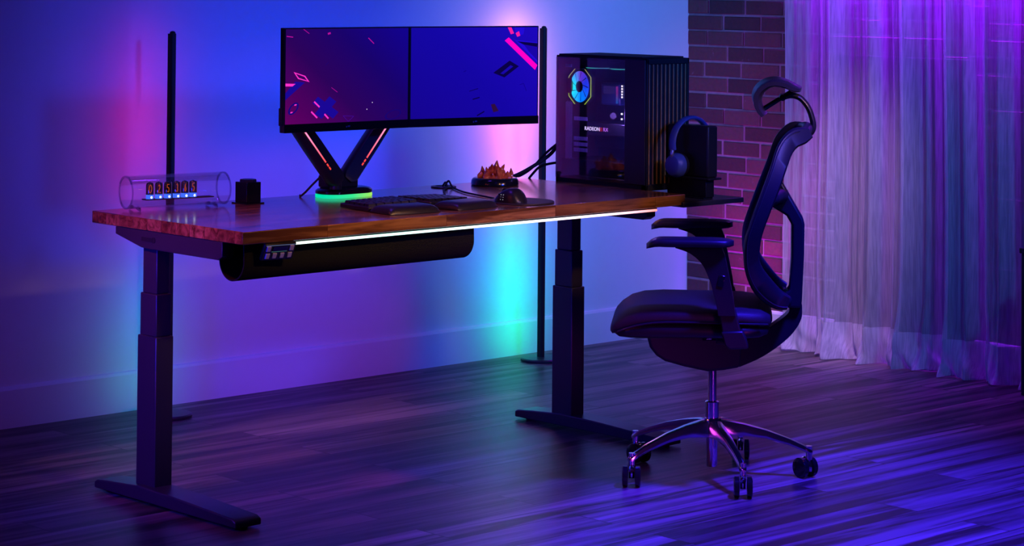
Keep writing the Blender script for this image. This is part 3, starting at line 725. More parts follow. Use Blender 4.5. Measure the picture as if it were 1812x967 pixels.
MB().box((x0-.0035,y0+.098,z0+.020),(x0-.0002,y1-.002,z1-.006)).build('side_glass', M['case_glass'], pc, smooth=False)
bxp('side_panel',(x0-.0038,y0+.002,z0+.020),(x0+.002,y0+.098,z1-.004),pbr('satin_black_panel',(.03,.026,.034),.5))
# front frame and slats
f = MB(); f.box((x0,y0-.004,z0),(x0+.010,y0+.02,z1)); f.box((x1-.010,y0-.004,z0),(x1,y0+.02,z1)); f.box((x0,y0-.004,z0),(x1,y0+.02,z0+.022)); f.box((x0,y0-.004,z1-.020),(x1,y0+.02,z1))
f.build('front_frame', M['matte_black'], pc, bevel=.003)
bxp('front_mesh',(x0+.01,y0+.003,z0+.02),(x1-.01,y0+.010,z1-.02),M['matte_black'])
ns = 10
for k in range(ns):
    xx = x0+.016+(x1-x0-.032)*k/(ns-1)
    MB().box((xx-.0016,y0-.002,z0+.022),(xx+.0016,y0+.0035,z1-.020)).build('front_slat', M['wood_slat'], pc, bevel=.001)
for xx in (x0+.03,x1-.03):
    for yy in (y0+.05,y1-.05): MB().cyl((xx,yy,.8085),(xx,yy,z0),.014,n=20).build('foot', M['rubber'], pc)
# insides
bxp('motherboard',(x1-.03,y0+.13,z0+.12),(x1-.024,y1-.012,z1-.025),pbr('circuit_navy',(.012,.014,.03),.5))
bxp('power_shroud',(x0+.02,y0+.10,z0+.028),(x1-.004,y1-.01,z0+.085),M['black_plastic'])
gx = x0+.055
gp = bxp('graphics_card',(gx,y0+.13,1.000),(x1-.03,y1-.10,1.045),M['black_plastic'],bev=.004)
def text_mesh(txt, name, size, M_, mat, parent):
    cu = bpy.data.curves.new(name,'FONT'); cu.body = txt; cu.size = size; cu.extrude = .0004; cu.resolution_u = 3
    to = bpy.data.objects.new(name, cu); COL.objects.link(to)
    dg = bpy.context.evaluated_depsgraph_get(); me = bpy.data.meshes.new_from_object(to.evaluated_get(dg))
    bpy.data.objects.remove(to)
    b = MB(); b.add([v.co.copy() for v in me.vertices], [tuple(p.vertices) for p in me.polygons]); b.xf(M_)
    return b.build(name, mat, parent, smooth=False)
M['gpu_white'] = emit('logo_white', (.75,.60,1), 2.2); M['gpu_red'] = emit('logo_red', (.45,.01,.05), .9); M['gpu_violet'] = emit('logo_violet', (.55,.15,.9), 1.8)
# lettering reads along -Y on the -X face
TM = lambda y,z: Matrix.Translation((gx-.0012,y,z)) @ Matrix(((0,0,-1,0),(-1,0,0,0),(0,1,0,0),(0,0,0,1)))
text_mesh('RADEON','card_lettering',.0185,TM(.545,1.016),M['gpu_white'],gp)
MB().box((gx-.0012,.458,1.015),(gx,.474,1.029)).build('card_badge', M['gpu_red'], gp)
text_mesh('RX','card_lettering',.0185,TM(.453,1.016),M['gpu_violet'],gp)
# cooler fan facing the glass
fx, fy, fz = x0+.050, .566, 1.168
fan = MB(); 
oct_ = [(fy+a*.055,fz+b*.062) for a,b in ((-1,-.55),(-.45,-1),(.45,-1),(1,-.55),(1,.55),(.45,1),(-.45,1),(-1,.55))]
fan.prism(oct_, lambda a,b,d:(d,a,b), fx, fx+.022)
fo = fan.build('cooling_fan', M['matte_black'], pc, bevel=.001)
M['fan_edge'] = emit_ramp('fan_edge', 2, fz-.065-.8085, fz+.065-.8085, [(0,(.55,.8,.05),1),(.5,(.45,.7,.1),1),(1,(.6,.45,.2),.8)], 1.5)
ed = MB()
for i in (0,2,3,4,6,7):
    a, b = oct_[i], oct_[(i+1)%8]
    if i in (1,5): continue
    ed.tube([(fx-.0005,a[0],a[1]),(fx-.0005,b[0],b[1])],.0013,6)
ed.build('edge_light', M['fan_edge'], fo)
def fan_glow():
    m, nt, out = nmat('fan_glow'); tc = N(nt,'ShaderNodeTexCoord'); sp = N(nt,'ShaderNodeSeparateXYZ'); L(nt, tc.outputs['Object'], sp.inputs[0])
    # colour turns around the hub like the real ring of LEDs
    s1 = N(nt,'ShaderNodeMath', operation='SUBTRACT'); s1.inputs[1].default_value = fy-(y0+y1)/2; L(nt, sp.outputs[1], s1.inputs[0])
    s2 = N(nt,'ShaderNodeMath', operation='SUBTRACT'); s2.inputs[1].default_value = fz-.8085; L(nt, sp.outputs[2], s2.inputs[0])
    at = N(nt,'ShaderNodeMath', operation='ARCTAN2'); L(nt, s2.outputs[0], at.inputs[0]); L(nt, s1.outputs[0], at.inputs[1])
    mr = N(nt,'ShaderNodeMapRange'); mr.inputs['From Min'].default_value = -PI; mr.inputs['From Max'].default_value = PI; L(nt, at.outputs[0], mr.inputs['Value'])
    r = N(nt,'ShaderNodeValToRGB'); el = r.color_ramp.elements
    el[0].color = (.01,.04,.7,1); el[1].position = 1; el[1].color = (.01,.04,.7,1)
    for p_,c in ((.22,(.0,.2,1)),(.42,(0,.75,1)),(.56,(0,.7,.75)),(.66,(.05,.3,.8)),(.76,(.12,.03,.5)),(.9,(.02,.03,.6))): e = el.new(p_); e.color = c4(c)
    L(nt, mr.outputs[0], r.inputs[0]); e = N(nt,'ShaderNodeEmission'); e.inputs['Strength'].default_value = 2.2; L(nt, r.outputs[0], e.inputs[0]); L(nt, e.outputs[0], out.inputs[0]); return m
dsc = MB()
def ell(k, x): return [(x, fy+.046*k*math.cos(2*PI*i/40), fz+.055*k*math.sin(2*PI*i/40)) for i in range(40)]
dsc.loft([ell(1,fx-.0005),ell(.98,fx-.002),ell(.36,fx-.002),ell(.34,fx-.0005)])
dsc.build('glow_ring', fan_glow(), fo)
MB().loft([ell(.36,fx-.001),ell(.36,fx-.004),ell(.30,fx-.005)]).build('hub', M['gloss_black'], fo)
bl = MB()
for k in range(9):
    a = 2*PI*k/9
    def pt(rr,aa,x): return (x, fy+.046*rr*math.cos(aa), fz+.055*rr*math.sin(aa))
    bl.add([pt(.38,a,fx-.0024),pt(.95,a+.35,fx-.0024),pt(.95,a+.42,fx-.0030),pt(.38,a+.09,fx-.0030)],[(0,1,2,3)])
bl.build('blades', M['blue_plastic'], fo)
# rear fan seen edge-on, and two fans under the top
M['rear_glow'] = emit_ramp('rear_fan_glow', 2, 1.11-.8085, 1.23-.8085, [(0,(.02,.35,.08),.7),(.4,(.02,.4,.15),.6),(1,(.04,.12,.6),.6)], 1.2)
rf = MB().cyl((x0+.10,y1-.030,1.170),(x0+.10,y1-.008,1.170),.058,n=32).build('rear_fan', M['matte_black'], pc)
MB().tube([(x0+.10+.052*math.cos(2*PI*i/32),y1-.032,1.17+.056*math.sin(2*PI*i/32)) for i in range(33)],.003,8).build('light_ring', M['rear_glow'], rf)
M['top_glow'] = emit_ramp('top_fan_glow', 1, -.14, .18, [(0,(.10,.15,.45),.6),(.35,(.05,.5,.45),.8),(.6,(.1,.25,.5),.6),(.75,(.04,.5,.4),.8),(1,(.05,.6,.35),1)], 1.4)
for yy in (.505,.385):
    t_ = MB().lathe([(.05,1.238),(.058,1.238),(.058,1.262),(.05,1.262),(.05,1.238)], (x0+.095,yy-.0,0), 32).build('top_fan', M['matte_black'], pc)
    MB().tube([(x0+.095+.052*math.cos(2*PI*i/32),yy+.052*math.sin(2*PI*i/32),1.236) for i in range(33)],.0018,8).build('light_ring', M['top_glow'], t_)
# processor block, memory lights, slot covers, vents
bk = bxp('pump_block',(x1-.105,.425,1.105),(x1-.032,.520,1.182),pbr('block_navy',(.02,.04,.12),.35),bev=.006)
MB().box((x1-.1065,.450,1.145),(x1-.105,.505,1.172)).build('block_screen', emit('block_screen',(.05,.03,.25),.6), bk)
MB().box((x1-.1075,.434,1.112),(x1-.105,.442,1.172)).build('block_light', emit_ramp('block_light',2,1.12-.8085,1.176-.8085,[(0,(.05,.2,.9),.9),(.5,(.5,.05,.5),.8),(1,(.7,.06,.6),.8)],.7), bk)
M['ram'] = emit('memory_light', (.85,.75,.8), 2.5)
for k in range(5): MB().box((x0+.03,.338,1.138+.0095*k),(x0+.033,.343,1.144+.0095*k)).build('memory_light', M['ram'], pc)
for zz in (1.062,1.080): MB().box((x0+.03,.338,zz),(x0+.033,.344,zz+.006)).build('memory_light', M['ram'], pc)
M['slot'] = pbr('slot_cover', (.62,.58,.85), .4)
M['slot_glow'] = M['slot']
for zz in (1.050,.980,.960,.940):
    sv = MB()
    for q in range(7): sv.box((x0+.034,.512+.0098*q,zz),(x0+.036,.520+.0098*q,zz+.013))
    sv.build('slot_cover', M['slot_glow'], pc, smooth=False)
vt = MB(); r_ = random.Random(5)
for i in range(5):
    for k in range(22):
        yy = .588+.0068*i; zz = .915+.0092*k + (.0046 if i % 2 else 0)
        vt.tube([(x0+.032,yy+.0028*math.cos(2*PI*j/6),zz+.004*math.sin(2*PI*j/6)) for j in range(7)],.0007,4,caps=False)
vt.build('vent_grid', M['slot'], pc, smooth=False)
bxp('port_cover',(x0+.032,.592,1.236),(x0+.036,.622,1.247),M['slot'],bev=.001)
# cables behind the tower
for lab, pts in (('thick black cable sagging from the tower back to the desk edge',[(1.885,.652,.985),(1.86,.672,.93),(1.80,.700,.885),(1.74,.735,.850),(1.70,.757,H+.012),(1.685,.782,H-.006),(1.68,.784,H-.05)]),
                 ('thin black cable looping beside the thicker one behind the tower',[(1.890,.668,.965),(1.855,.700,.925),(1.82,.730,.875),(1.785,.752,.848),(1.770,.768,H+.006),(1.765,.782,H-.03)]),
                 ('black cable leaving the tower low and bending down past the desk edge',[(1.90,.650,.895),(1.86,.672,.892),(1.83,.70,.880),(1.83,.735,.855),(1.835,.77,H-.01),(1.835,.78,H-.04)])):
    tag(MB().tube(spline(pts,7), .0065 if 'thick ' in lab else .0045, 10).build('computer_cable', M['rubber']), lab, 'cable', 'cables behind the computer tower')

# ------------------------------------------------------------------ headphone stand and headphones
SZ = .8085
hs = empty('headphone_stand', (1.965,.09,SZ), 'black upright block stand on the side shelf with headphones hung over it', 'headphone stand')
MB().box((1.942,.018,SZ),(1.986,.182,SZ+.006)).build('foot_plate', M['black_plastic'], hs, bevel=.001)
MB().box((1.944,.012,SZ+.006),(1.986,.180,.876)).build('base', M['black_plastic'], hs, bevel=.002)
MB().box((1.930,-.012,.874),(1.998,.188,.882)).build('ledge', M['black_plastic'], hs, bevel=.003)
MB().box((1.940,.000,.882),(1.990,.186,1.056)).build('block', M['leather'], hs, bevel=.006, seg=3)
hp = empty('headphones', (1.965,.10,.93), 'blue tinted over-ear headphones hung over the black block stand', 'headphones')
hx = 1.965; hy = .105
# headband: arc in the XZ plane, over the block
pts = []
for k in range(25):
    a = math.radians(-14+208*k/24)
    pts.append((hx+.092*math.cos(a), hy-.004, .995+.085*math.sin(a)))
rings = []
for p_ in pts:
    d = Vector((p_[0]-hx,0,p_[2]-.995)).normalized()
    rings.append([Vector(p_)+Vector((0,1,0))*(.015*math.cos(2*PI*i/14))+d*(.0075*math.sin(2*PI*i/14)) for i in range(14)])
MB().loft(rings).build('headband', M['blue_plastic'], hp)
for sx in (-1,1):
    cx_ = hx+sx*.072; zc_ = .921
    def el2(x,k): return [(x, hy-.004+.040*k*math.cos(2*PI*i/32), zc_+.042*k*math.sin(2*PI*i/32)) for i in range(32)]
    cup = MB().loft([el2(cx_-sx*.016,.72),el2(cx_-sx*.012,.96),el2(cx_,1.0),el2(cx_+sx*.010,.93),el2(cx_+sx*.022,.80),el2(cx_+sx*.024,.70),el2(cx_+sx*.022,.0+.02)]).build('ear_cup', M['blue_plastic'], hp, ang=40)
    MB().loft([el2(cx_-sx*.030,.70),el2(cx_-sx*.026,.92),el2(cx_-sx*.014,.94),el2(cx_-sx*.014,.5)]).build('ear_pad', M['leather'], cup, ang=50)
    MB().tube(spline([(hx+sx*.090,hy-.004,.976),(hx+sx*.094,hy-.004,.960),(hx+sx*.086,hy-.004,.945)],4),.007,10).build('yoke', M['grey_metal'], hp)

# ------------------------------------------------------------------ office chair (local x = forward, y = towards the sitter's left)
ch = empty('office_chair', (1.541,-.372,0), 'black mesh-backed ergonomic office chair with polished five-star base beside the desk', 'chair', math.atan2(.745,-.667))
def cb(mb, name, m, par=ch, **k): return mb.build(name, m, par, local=True, **k)
XS = -.009
# star base
def base_leg(a):
    d = Vector((math.cos(a),math.sin(a),0)); n = Vector((-d.y,d.x,0)); b = MB(); rings = []
    for r,zt,hh,wd in ((.010,.176,.052,.040),(.045,.176,.050,.042),(.10,.166,.036,.034),(.17,.148,.026,.028),(.24,.123,.020,.024),(.285,.103,.017,.023),(.305,.093,.017,.022),(.313,.086,.010,.014)):
        c = d*r+Vector((XS,0,0)); ring = []
        for sx,sz in ((-1,-1),(-1.02,-.4),(-.8,-.05),(-.35,0),(.35,0),(.8,-.05),(1.02,-.4),(1,-1)):
            ring.append(c+n*(wd/2*sx)+Vector((0,0,zt+hh*sz*1.0 if sz<-.01 else zt)))
        rings.append(ring)
    return b.loft(rings)
def caster(a, swivel):
    d = Vector((math.cos(a),math.sin(a),0))*.302+Vector((XS,0,0)); dx, dy = d.x, d.y
    st = cb(MB().cyl((dx,dy,.058),(dx,dy,.100),.0095,n=20), 'caster', M['chrome'])
    f = Vector((math.cos(swivel),math.sin(swivel),0)); s_ = Vector((-f.y,f.x,0)); c = Vector((dx,dy,.0315))+f*.016
    for sg in (-1,1):
        p0 = c+s_*(sg*.011); p1 = c+s_*(sg*.028); t = (p1-p0)
        b = MB().tube([p0,p0+t*.08,p0+t*.85,p1,p1+t*.02],[.027,.0312,.0315,.027,.010],28)
        cb(b,'wheel',M['gloss_black'],st)
    hood = []
    for k in range(9):
        an = math.radians(-20+150*k/8)
        hood.append(c+f*(-.020*math.cos(an))+Vector((0,0,.026*math.sin(an))))
    cb(MB().tube([p for p in hood],.0085,10), 'fork', M['chrome'], st)
rz0 = math.atan2(.745,-.667)
for k in range(5):
    a = math.radians(24+72*k) - rz0
    cb(base_leg(a), 'base_leg', M['chrome'], ang=50)
    caster(a, (.75+PI, 1.5+PI, .73+PI*1, .76+PI, 1.45)[k] - rz0 if True else 0)
cb(MB().lathe([(.001,.122),(.030,.122),(.032,.128),(.032,.174),(.028,.181),(.001,.182)], (XS,0,0), 32), 'hub', M['chrome'])
cb(MB().lathe([(.001,.030),(.016,.030),(.0175,.033),(.0175,.122),(.001,.122)], (XS,0,0), 28), 'lower_cylinder', M['chrome'])
cb(MB().lathe([(.001,.180),(.0215,.180),(.0215,.222),(.022,.2225),(.022,.231),(.017,.234),(.001,.234)], (XS,0,0), 32), 'collar', M['chrome'])
cb(MB().cyl((XS,0,.23),(XS,0,.37),.0135,n=28), 'gas_cylinder', M['chrome'])
# tilt mechanism
mp2 = [(.195,.452),(.192,.433),(.185,.408),(.165,.383),(.138,.366),(.075,.350),(.005,.337),(-.045,.342),(-.095,.352),(-.100,.435),(-.100,.455)]
mech = cb(MB().prism(mp2, lambda a,b,d:(a,d,b), -.085,.085), 'tilt_mechanism', M['matte_black'], bevel=.010, seg=3)
cb(MB().box((-.022,.084,.434),(.022,.088,.452)), 'badge', M['gloss_black'], mech, bevel=.001)
lg = MB(); lg.add([(.006,.0886,.437),(-.006,.0886,.437),(-.007,.0886,.450)],[(0,1,2)]); lg.add([(.010,.0886,.437),(.006,.0886,.437),(.004,.0886,.443)],[(0,1,2)])
cb(lg, 'badge_mark', M['white_print'], mech, smooth=False)
cb(MB().box((-.095,-.17,.435),(-.02,.17,.455)), 'cross_beam', M['matte_black'], bevel=.004)
# seat pan and cushion
def slab(secs, n=28, ex=.35):
    rings = []
    for (s,hw,zb,zt) in secs:
        zc_, hh = (zb+zt)/2, (zt-zb)/2
        ring = []
        for i in range(n):
            a = 2*PI*i/n; c_, s_ = math.cos(a), math.sin(a)
            ring.append((s, hw*math.copysign(abs(c_)**ex,c_), zc_+hh*math.copysign(abs(s_)**.55,s_)))
        rings.append(ring)
    return MB().loft(rings)
cb(slab([(-.184,.12,.478,.488),(-.176,.19,.468,.500),(-.15,.225,.460,.510),(-.10,.240,.456,.510),(.05,.245,.456,.512),(.18,.245,.452,.512),(.24,.240,.452,.508),(.275,.225,.455,.495),(.288,.20,.462,.485)]), 'seat_pan', M['black_plastic'], ang=60)
cb(slab([(-.192,.12,.500,.520),(-.184,.195,.494,.534),(-.155,.232,.493,.548),(-.10,.247,.498,.553),(.05,.252,.500,.553),(.15,.252,.498,.553),(.21,.250,.490,.549),(.25,.245,.478,.538),(.280,.235,.466,.518),(.297,.215,.463,.500),(.303,.19,.470,.488)]), 'seat', M['fabric'], ang=70)
pip = [(-.176,.225,.508),(-.10,.2525,.512),(.05,.2575,.514),(.15,.2575,.512),(.21,.255,.503),(.25,.249,.491),(.278,.238,.479)]
for sg in (-1,1): cb(MB().tube(spline([(a,sg*b,c) for a,b,c in pip],5),.003,8), 'piping', M['leather'])
# backrest: curved padded mesh between side frames
front = spl2([(-.300,1.098),(-.268,1.102),(-.241,1.092),(-.215,1.066),(-.198,1.034),(-.180,.977),(-.154,.906),(-.122,.817),(-.104,.760),(-.101,.711),(-.108,.658),(-.130,.605),(-.165,.567),(-.205,.545),(-.235,.545)],5)
rear = spl2([(-.312,1.072),(-.290,1.052),(-.266,1.042),(-.248,1.020),(-.232,.978),(-.212,.921),(-.180,.840),(-.157,.772),(-.150,.712),(-.157,.680),(-.182,.645),(-.215,.607),(-.245,.585)],5)
def resamp(p, n):
    ds = [0]
    for i in range(1,len(p)): ds.append(ds[-1]+math.dist(p[i],p[i-1]))
    out = []; j = 0
    for k in range(n):
        t = ds[-1]*k/(n-1)
        while j < len(p)-2 and ds[j+1] < t: j += 1
        u = (t-ds[j])/max(1e-9,ds[j+1]-ds[j]); out.append((p[j][0]+(p[j+1][0]-p[j][0])*u, p[j][1]+(p[j+1][1]-p[j][1])*u))
    return out
NB = 44
fr_, re_ = resamp(front,NB), resamp(rear,NB)
def halfw(z): return .125+.105*math.sin(PI*min(1,max(0,(z-.50)/.62))**1.0)**.7 if .5<z<1.12 else .12
def back_panel(k0, k1, y0f, y1f, shrink):
    rings = []
    for i in range(k0,k1):
        (fa,fz),(ra,rz_) = fr_[i], re_[i]
        hw = halfw((fz+rz_)/2)
        ring = []
        for t in y0f: ring.append((fa-.018*(1-abs(t)**2)*shrink, t*hw, fz))
        for t in y1f: ring.append((ra-.004*(1-abs(t)**2)*shrink, t*hw, rz_))
        rings.append(ring)
    return MB().loft(rings)
ts = [-1+2*i/10 for i in range(11)]
# mesh panel in the middle, thinner
rings = []
for i in range(1,NB-1):
    (fa,fz),(ra,rz_) = fr_[i], re_[i]; hw = halfw((fz+rz_)/2)*.93
    md = (fa*.72+ra*.28, fz*.72+rz_*.28)
    rings.append([(md[0]-.022*(1-t*t), t*hw, md[1]) for t in ts]+[(md[0]-.006-.022*(1-t*t), t*hw, md[1]) for t in ts[::-1]])
cb(MB().loft(rings), 'back_mesh', M['fabric'], ang=60)
for sg in (-1,1):
    rings = []
    for i in range(NB):
        (fa,fz),(ra,rz_) = fr_[i], re_[i]; hw = halfw((fz+rz_)/2)
        a, b = Vector((fa,sg*hw,fz)), Vector((ra,sg*hw,rz_)); w_ = .030
        y_ = Vector((0,-sg*w_,0))
        c1, c2 = a*.97+b*.03, a*.03+b*.97
        rings.append([a+y_*.25, a*.9+b*.1, b*.9+a*.1, b+y_*.25, b+y_*.85, b*.85+a*.15+y_, a*.85+b*.15+y_, a+y_*.85])
    cb(MB().loft(rings), 'side_frame', M['black_plastic'], ang=50)
    cb(MB().tube([(fa*.80+ra*.20, sg*(halfw((fz+rz_)/2)+.0006), fz*.80+rz_*.20) for (fa,fz),(ra,rz_) in zip(fr_[2:],re_[2:])],.0022,6), 'frame_piping', M['leather'])
cb(MB().tube(spline([(-.285,-.13,1.083),(-.297,-.06,1.090),(-.299,0,1.092),(-.297,.06,1.090),(-.285,.13,1.083)],6),.017,12), 'top_rail', M['black_plastic'])
cb(MB().tube(spline([(-.228,-.13,.562),(-.238,-.06,.560),(-.240,0,.560),(-.238,.06,.560),(-.228,.13,.562)],6),.016,12), 'bottom_rail', M['black_plastic'])
# spine with fork arms
spine = [(-.196,.925),(-.216,.935),(-.255,.868),(-.288,.812),(-.292,.795),(-.291,.700),(-.285,.560),(-.283,.535),(-.222,.535),(-.226,.575),(-.247,.590),(-.252,.690),(-.252,.792),(-.236,.820),(-.194,.846),(-.172,.848)]
cb(MB().prism(spine, lambda a,b,d:(a,d,b), -.055,.055), 'back_spine', M['black_plastic'], bevel=.008, seg=3)
for sg in (-1,1):
    cb(MB().tube(spline([(-.222,sg*.03,.880),(-.205,sg*.10,.885),(-.185,sg*.17,.880),(-.172,sg*.205,.870)],6),[.024]*6+[.022]*6+[.016]*7,12), 'fork_arm', M['black_plastic'])
link_o = spl2([(-.286,.545),(-.284,.500),(-.258,.455),(-.212,.412),(-.155,.374),(-.092,.345)],5); link_i = spl2([(-.243,.545),(-.246,.522),(-.224,.499),(-.190,.474),(-.145,.445),(-.092,.421)],5)
cb(MB().prism(link_o+link_i[::-1], lambda a,b,d:(a,d,b), -.036,.036), 'tilt_arm', M['black_plastic'], bevel=.008, seg=3)
# headrest
ho = spl2([(-.152,1.128),(-.134,1.150),(-.124,1.185),(-.134,1.215),(-.161,1.238),(-.196,1.247),(-.232,1.240),(-.272,1.220)],5)
hi = spl2([(-.166,1.138),(-.154,1.155),(-.149,1.180),(-.159,1.205),(-.187,1.222),(-.222,1.219),(-.249,1.207),(-.270,1.208)],5)
ho, hi = resamp(ho,26), resamp(hi,26)
rings = []
for t in [-1,-.97,-.8,-.5,-.2,0,.2,.5,.8,.97,1]:
    y = .135*t; k_ = 1-.5*max(0,abs(t)-.9)/.1; bow = -.010*(1-t*t)
    md = [((a[0]+b[0])/2,(a[1]+b[1])/2) for a,b in zip(ho,hi)]
    rings.append([(m_[0]+(a[0]-m_[0])*k_+bow, y, m_[1]+(a[1]-m_[1])*k_) for a,m_ in zip(ho,md)]+[(m_[0]+(a[0]-m_[0])*k_+bow, y, m_[1]+(a[1]-m_[1])*k_) for a,m_ in list(zip(hi,md))[::-1]])
cb(MB().loft(rings), 'headrest', M['leather'], ang=50)
hb_ = MB()
for sg in (-1,1): hb_.tube([(-.160,sg*.045,1.146),(-.222,sg*.030,1.186),(-.262,sg*.045,1.210)],.0055,10)
hb_.cyl((-.222,-.04,1.186),(-.222,.04,1.186),.010,n=16)
cb(hb_, 'headrest_bracket', M['black_plastic'])
cb(MB().tube(spline([(-.218,0,1.184),(-.249,0,1.192),(-.278,0,1.184),(-.302,0,1.156),(-.315,0,1.122),(-.319,0,1.094),(-.311,0,1.076),(-.292,0,1.066)],6),.0095,14,up=(0,1,0),flat=2.0), 'headrest_stem', M['black_plastic'])
# armrests
for sg in (-1,1):
    y = .268*sg
    post = spl2([(.105,.742),(.060,.726),(.022,.692),(-.002,.640)],5)+[(-.020,.575),(-.026,.540),(-.078,.540),(-.072,.590),(-.062,.640),(-.046,.720),(-.036,.745)]
    ar = cb(MB().prism(post, lambda a,b,d:(a,d,b), y-.024,y+.024), 'armrest', M['black_plastic'], bevel=.007, seg=3)
    cb(MB().prism([(-.026,.560),(-.042,.470),(-.100,.470),(-.078,.560)], lambda a,b,d:(a,d,b), y-.018,y+.018), 'lower_post', M['black_plastic'], ar, bevel=.004)
    cb(MB().prism([(-.035,.492),(-.046,.452),(-.060,.440),(-.118,.444),(-.112,.470),(-.100,.497)], lambda a,b,d:(a,d,b), y-.030*1.0,y+.028), 'post_mount', M['black_plastic'], ar, bevel=.005)
    cb(MB().box((-.105,min(y,.13*sg),.440),(-.052,max(y,.13*sg),.462)), 'mount_bar', M['matte_black'], ar, bevel=.004)
    bt = Matrix.Translation((-.034,y+sg*.024,.645)) @ Matrix.Rotation(math.radians(-14),4,'Y')
    cb(MB().cbox((0,0,0),(.020,.006,.036),0,bt), 'height_button', M['gloss_black'], ar, bevel=.002)
    rings = []
    for k in range(21):
        q = k/20; x = .192-.264*q
        wv = .046*(max(0,1-abs(2*q-1)**7))**.5+.004
        drop = .014*max(0,1-q/.16)**2
        th_ = .013*(.55+.45*(1-abs(2*q-1)**6)); zc_ = .757-drop-.0*q
        ring = []
        for i in range(20):
            a = 2*PI*i/20; c_, s_ = math.cos(a), math.sin(a)
            ring.append((x, y+wv*math.copysign(abs(c_)**.5,c_), zc_+th_*math.copysign(abs(s_)**.6,s_)+(.0018 if s_>0 else 0)))
        rings.append(ring)
    cb(MB().loft(rings), 'arm_pad', M['leather'], ar, ang=50)

# ------------------------------------------------------------------ lights
def light(kind, name, loc, col, power, target=None, **kw):
    l = bpy.data.lights.new(name, kind); l.color = col; l.energy = power
    for k,v in kw.items(): setattr(l, k, v)
    o = bpy.data.objects.new(name, l); COL.objects.link(o); o.location = loc
    if target: o.rotation_euler = (Vector(target)-Vector(loc)).to_track_quat('-Z','Y').to_euler()
    return o
RD = math.radians
light('SPOT','blue_wash',(1.2,-4.8,2.6),(0,.05,1),693,(1.75,1.7,1.2),spot_size=RD(30),spot_blend=1.0,shadow_soft_size=.24)
light('SPOT','blue_wash_right',(1.9,-3.2,2.6),(0.02143,0.2857,1),280,(3.1,1.7,.8),spot_size=RD(34),spot_blend=1.0,shadow_soft_size=.30)
light('SPOT','wall_blue_left',(.0,-1.2,2.5),(0,0,1),18,(.2,1.7,1.2),spot_size=RD(75),spot_blend=1.0,shadow_soft_size=.3)
light('SPOT','floor_blue',(1.5,-1.6,2.55),(0.03333,0.0125,1),1440,(1.45,-1.15,0),spot_size=RD(62),spot_blend=.8,shadow_soft_size=.15)
light('SPOT','desk_blue',(.6,.5,2.55),(.16,.03,1),51,(.8,.4,0),spot_size=RD(75),spot_blend=.9,shadow_soft_size=.15)
light('SPOT','low_violet',(-1.2,-.9,.3),(1,0,0.3636),6.6,(.3,1.7,.35),spot_size=RD(44),spot_blend=1.0,shadow_soft_size=.25)
light('AREA','side_red',(-1.1,.35,1.75),(1,0.1,0.06667),1.8,(.02,.35,.80),shape='RECTANGLE',size=.7,size_y=.1,spread=RD(50))  # added red strip, narrow spread to tint only the desk end
light('AREA','edge_warm',(.98,-1.9,1.9),(1,.45,.10),1.488,(.98,0,.80),shape='RECTANGLE',size=1.8,size_y=.08,spread=RD(20))  # added warm strip out of view, narrowed to brighten the desk's front edge
light('SPOT','slat_warm',(.2,-1.6,1.6),(1,.45,.12),13,(1.93,.19,1.02),spot_size=RD(13),spot_blend=.9,shadow_soft_size=.05)  # added warm spot to bring out the tower's front slats
light('SPOT','low_purple',(.72,-2.3,.28),(0.9231,0.06154,1),71.76,(1.5,1.7,.27),spot_size=RD(30),spot_blend=1.0,shadow_soft_size=.25)
light('SPOT','brick_magenta',(3.30,1.36,.05),(.75,0,1),22.1,(3.73,1.30,.62),spot_size=RD(80),spot_blend=1.0,shadow_soft_size=.05)
light('AREA','curtain_top_violet',(3.692,.40,1.78),(.25,.005,1),30.8,(3.692,.40,1.0),shape='RECTANGLE',size=.012,size_y=1.3,spread=RD(100))
light('AREA','desk_backlight',(1.42,.80,.87),(0,.06,1),4.76,(1.45,1.7,.92),shape='RECTANGLE',size=.8,size_y=.05,spread=RD(140))
light('SPOT','wall_blue_right',(2.6,-1.5,2.6),(.07,.24,1),260,(3.25,1.7,1.25),spot_size=RD(42),spot_blend=1.0,shadow_soft_size=.3)
light('SPOT','curtain_lavender',(2.5,.0,2.4),(.72,.38,1),304,(3.65,.95,.30),spot_size=RD(27),spot_blend=1.0,shadow_soft_size=.10)
light('SPOT','curtain_blue',(2.5,-1.9,2.3),(0.03,0.25,1),120,(3.62,.45,.5),spot_size=RD(28),spot_blend=1.0,shadow_soft_size=.10)
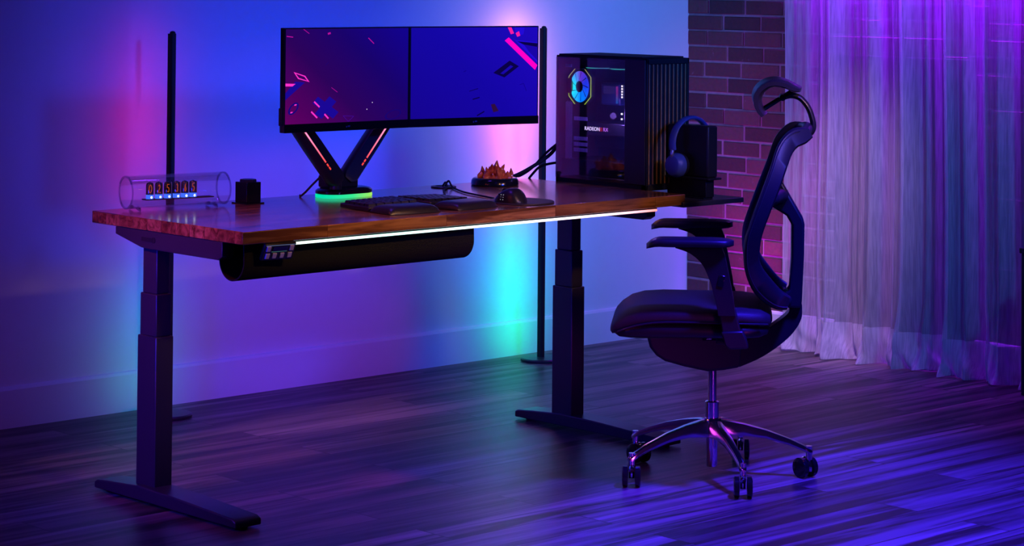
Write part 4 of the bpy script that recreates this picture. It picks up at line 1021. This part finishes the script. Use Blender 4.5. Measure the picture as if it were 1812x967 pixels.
light('SPOT','ornament_warm',(.75,-1.7,1.95),(1,.5,.2),26,(1.555,.64,.88),spot_size=RD(5.5),spot_blend=.7,shadow_soft_size=.02)  # added warm spot, put in to brighten the orange flames
light('POINT','case_glow',(x0+.016,.375,1.075),(.34,.16,1),1.6,shadow_soft_size=.012)
light('SPOT','brick_violet',(2.1,-.7,2.4),(.75,.10,1),60,(3.72,1.42,.85),spot_size=RD(25),spot_blend=1.0,shadow_soft_size=.08)  # added violet spot that lifts the dim bricks
light('SPOT','leg_blue',(-1.35,.2,.75),(0.01111,0.01111,1),135,(.0,.42,.45),spot_size=RD(60),spot_blend=1.0,shadow_soft_size=.12)  # added blue side spot for the left faces of the legs
# light thrown on the wall by the LED strips of the two floor lamps, foot to top
def strip_lights(nm, pos, cols):
    for k,(c,p) in enumerate(cols):
        z = .13+.22*k
        light('AREA','%s_%d'%(nm,k),(pos[0],pos[1]+.016,z),c,p,(pos[0],pos[1]+1,z),shape='RECTANGLE',size=.012,size_y=.24)
strip_lights('stripL', lampL, [((0, 1, 1), 0.075), ((0, 0.5, 1), 0.112), ((0, 0.08333, 1), 0.108), ((1, 0, 0.45), 0.08), ((1, 0, 0.2), 0.126), ((1, 0, 0.5), 0.0585)])
strip_lights('stripR', lampR, [((0, 1, 0.2667), 0.3), ((0, 0.9375, 1), 0.32), ((0, 0.3333, 1), 0.432), ((1, 0.125, 0.625), 0.384), ((1, 0.1154, 0.3077), 0.624), ((1, 0.375, 0.3333), 0.624)])
wd = bpy.data.worlds.new('world'); SC.world = wd; wd.use_nodes = True
bgn = wd.node_tree.nodes['Background']; bgn.inputs[0].default_value = (0.1,0.05,1,1); bgn.inputs[1].default_value = 0.02

SC.view_settings.view_transform = 'Standard'; SC.view_settings.look = 'None'; SC.view_settings.gamma = 1; SC.view_settings.exposure = 0
SC.view_settings.use_curve_mapping = False
SC.cycles.use_denoising = True
SC.cycles.max_bounces = 8; SC.cycles.transparent_max_bounces = 16
SC.cycles.sample_clamp_indirect = 4
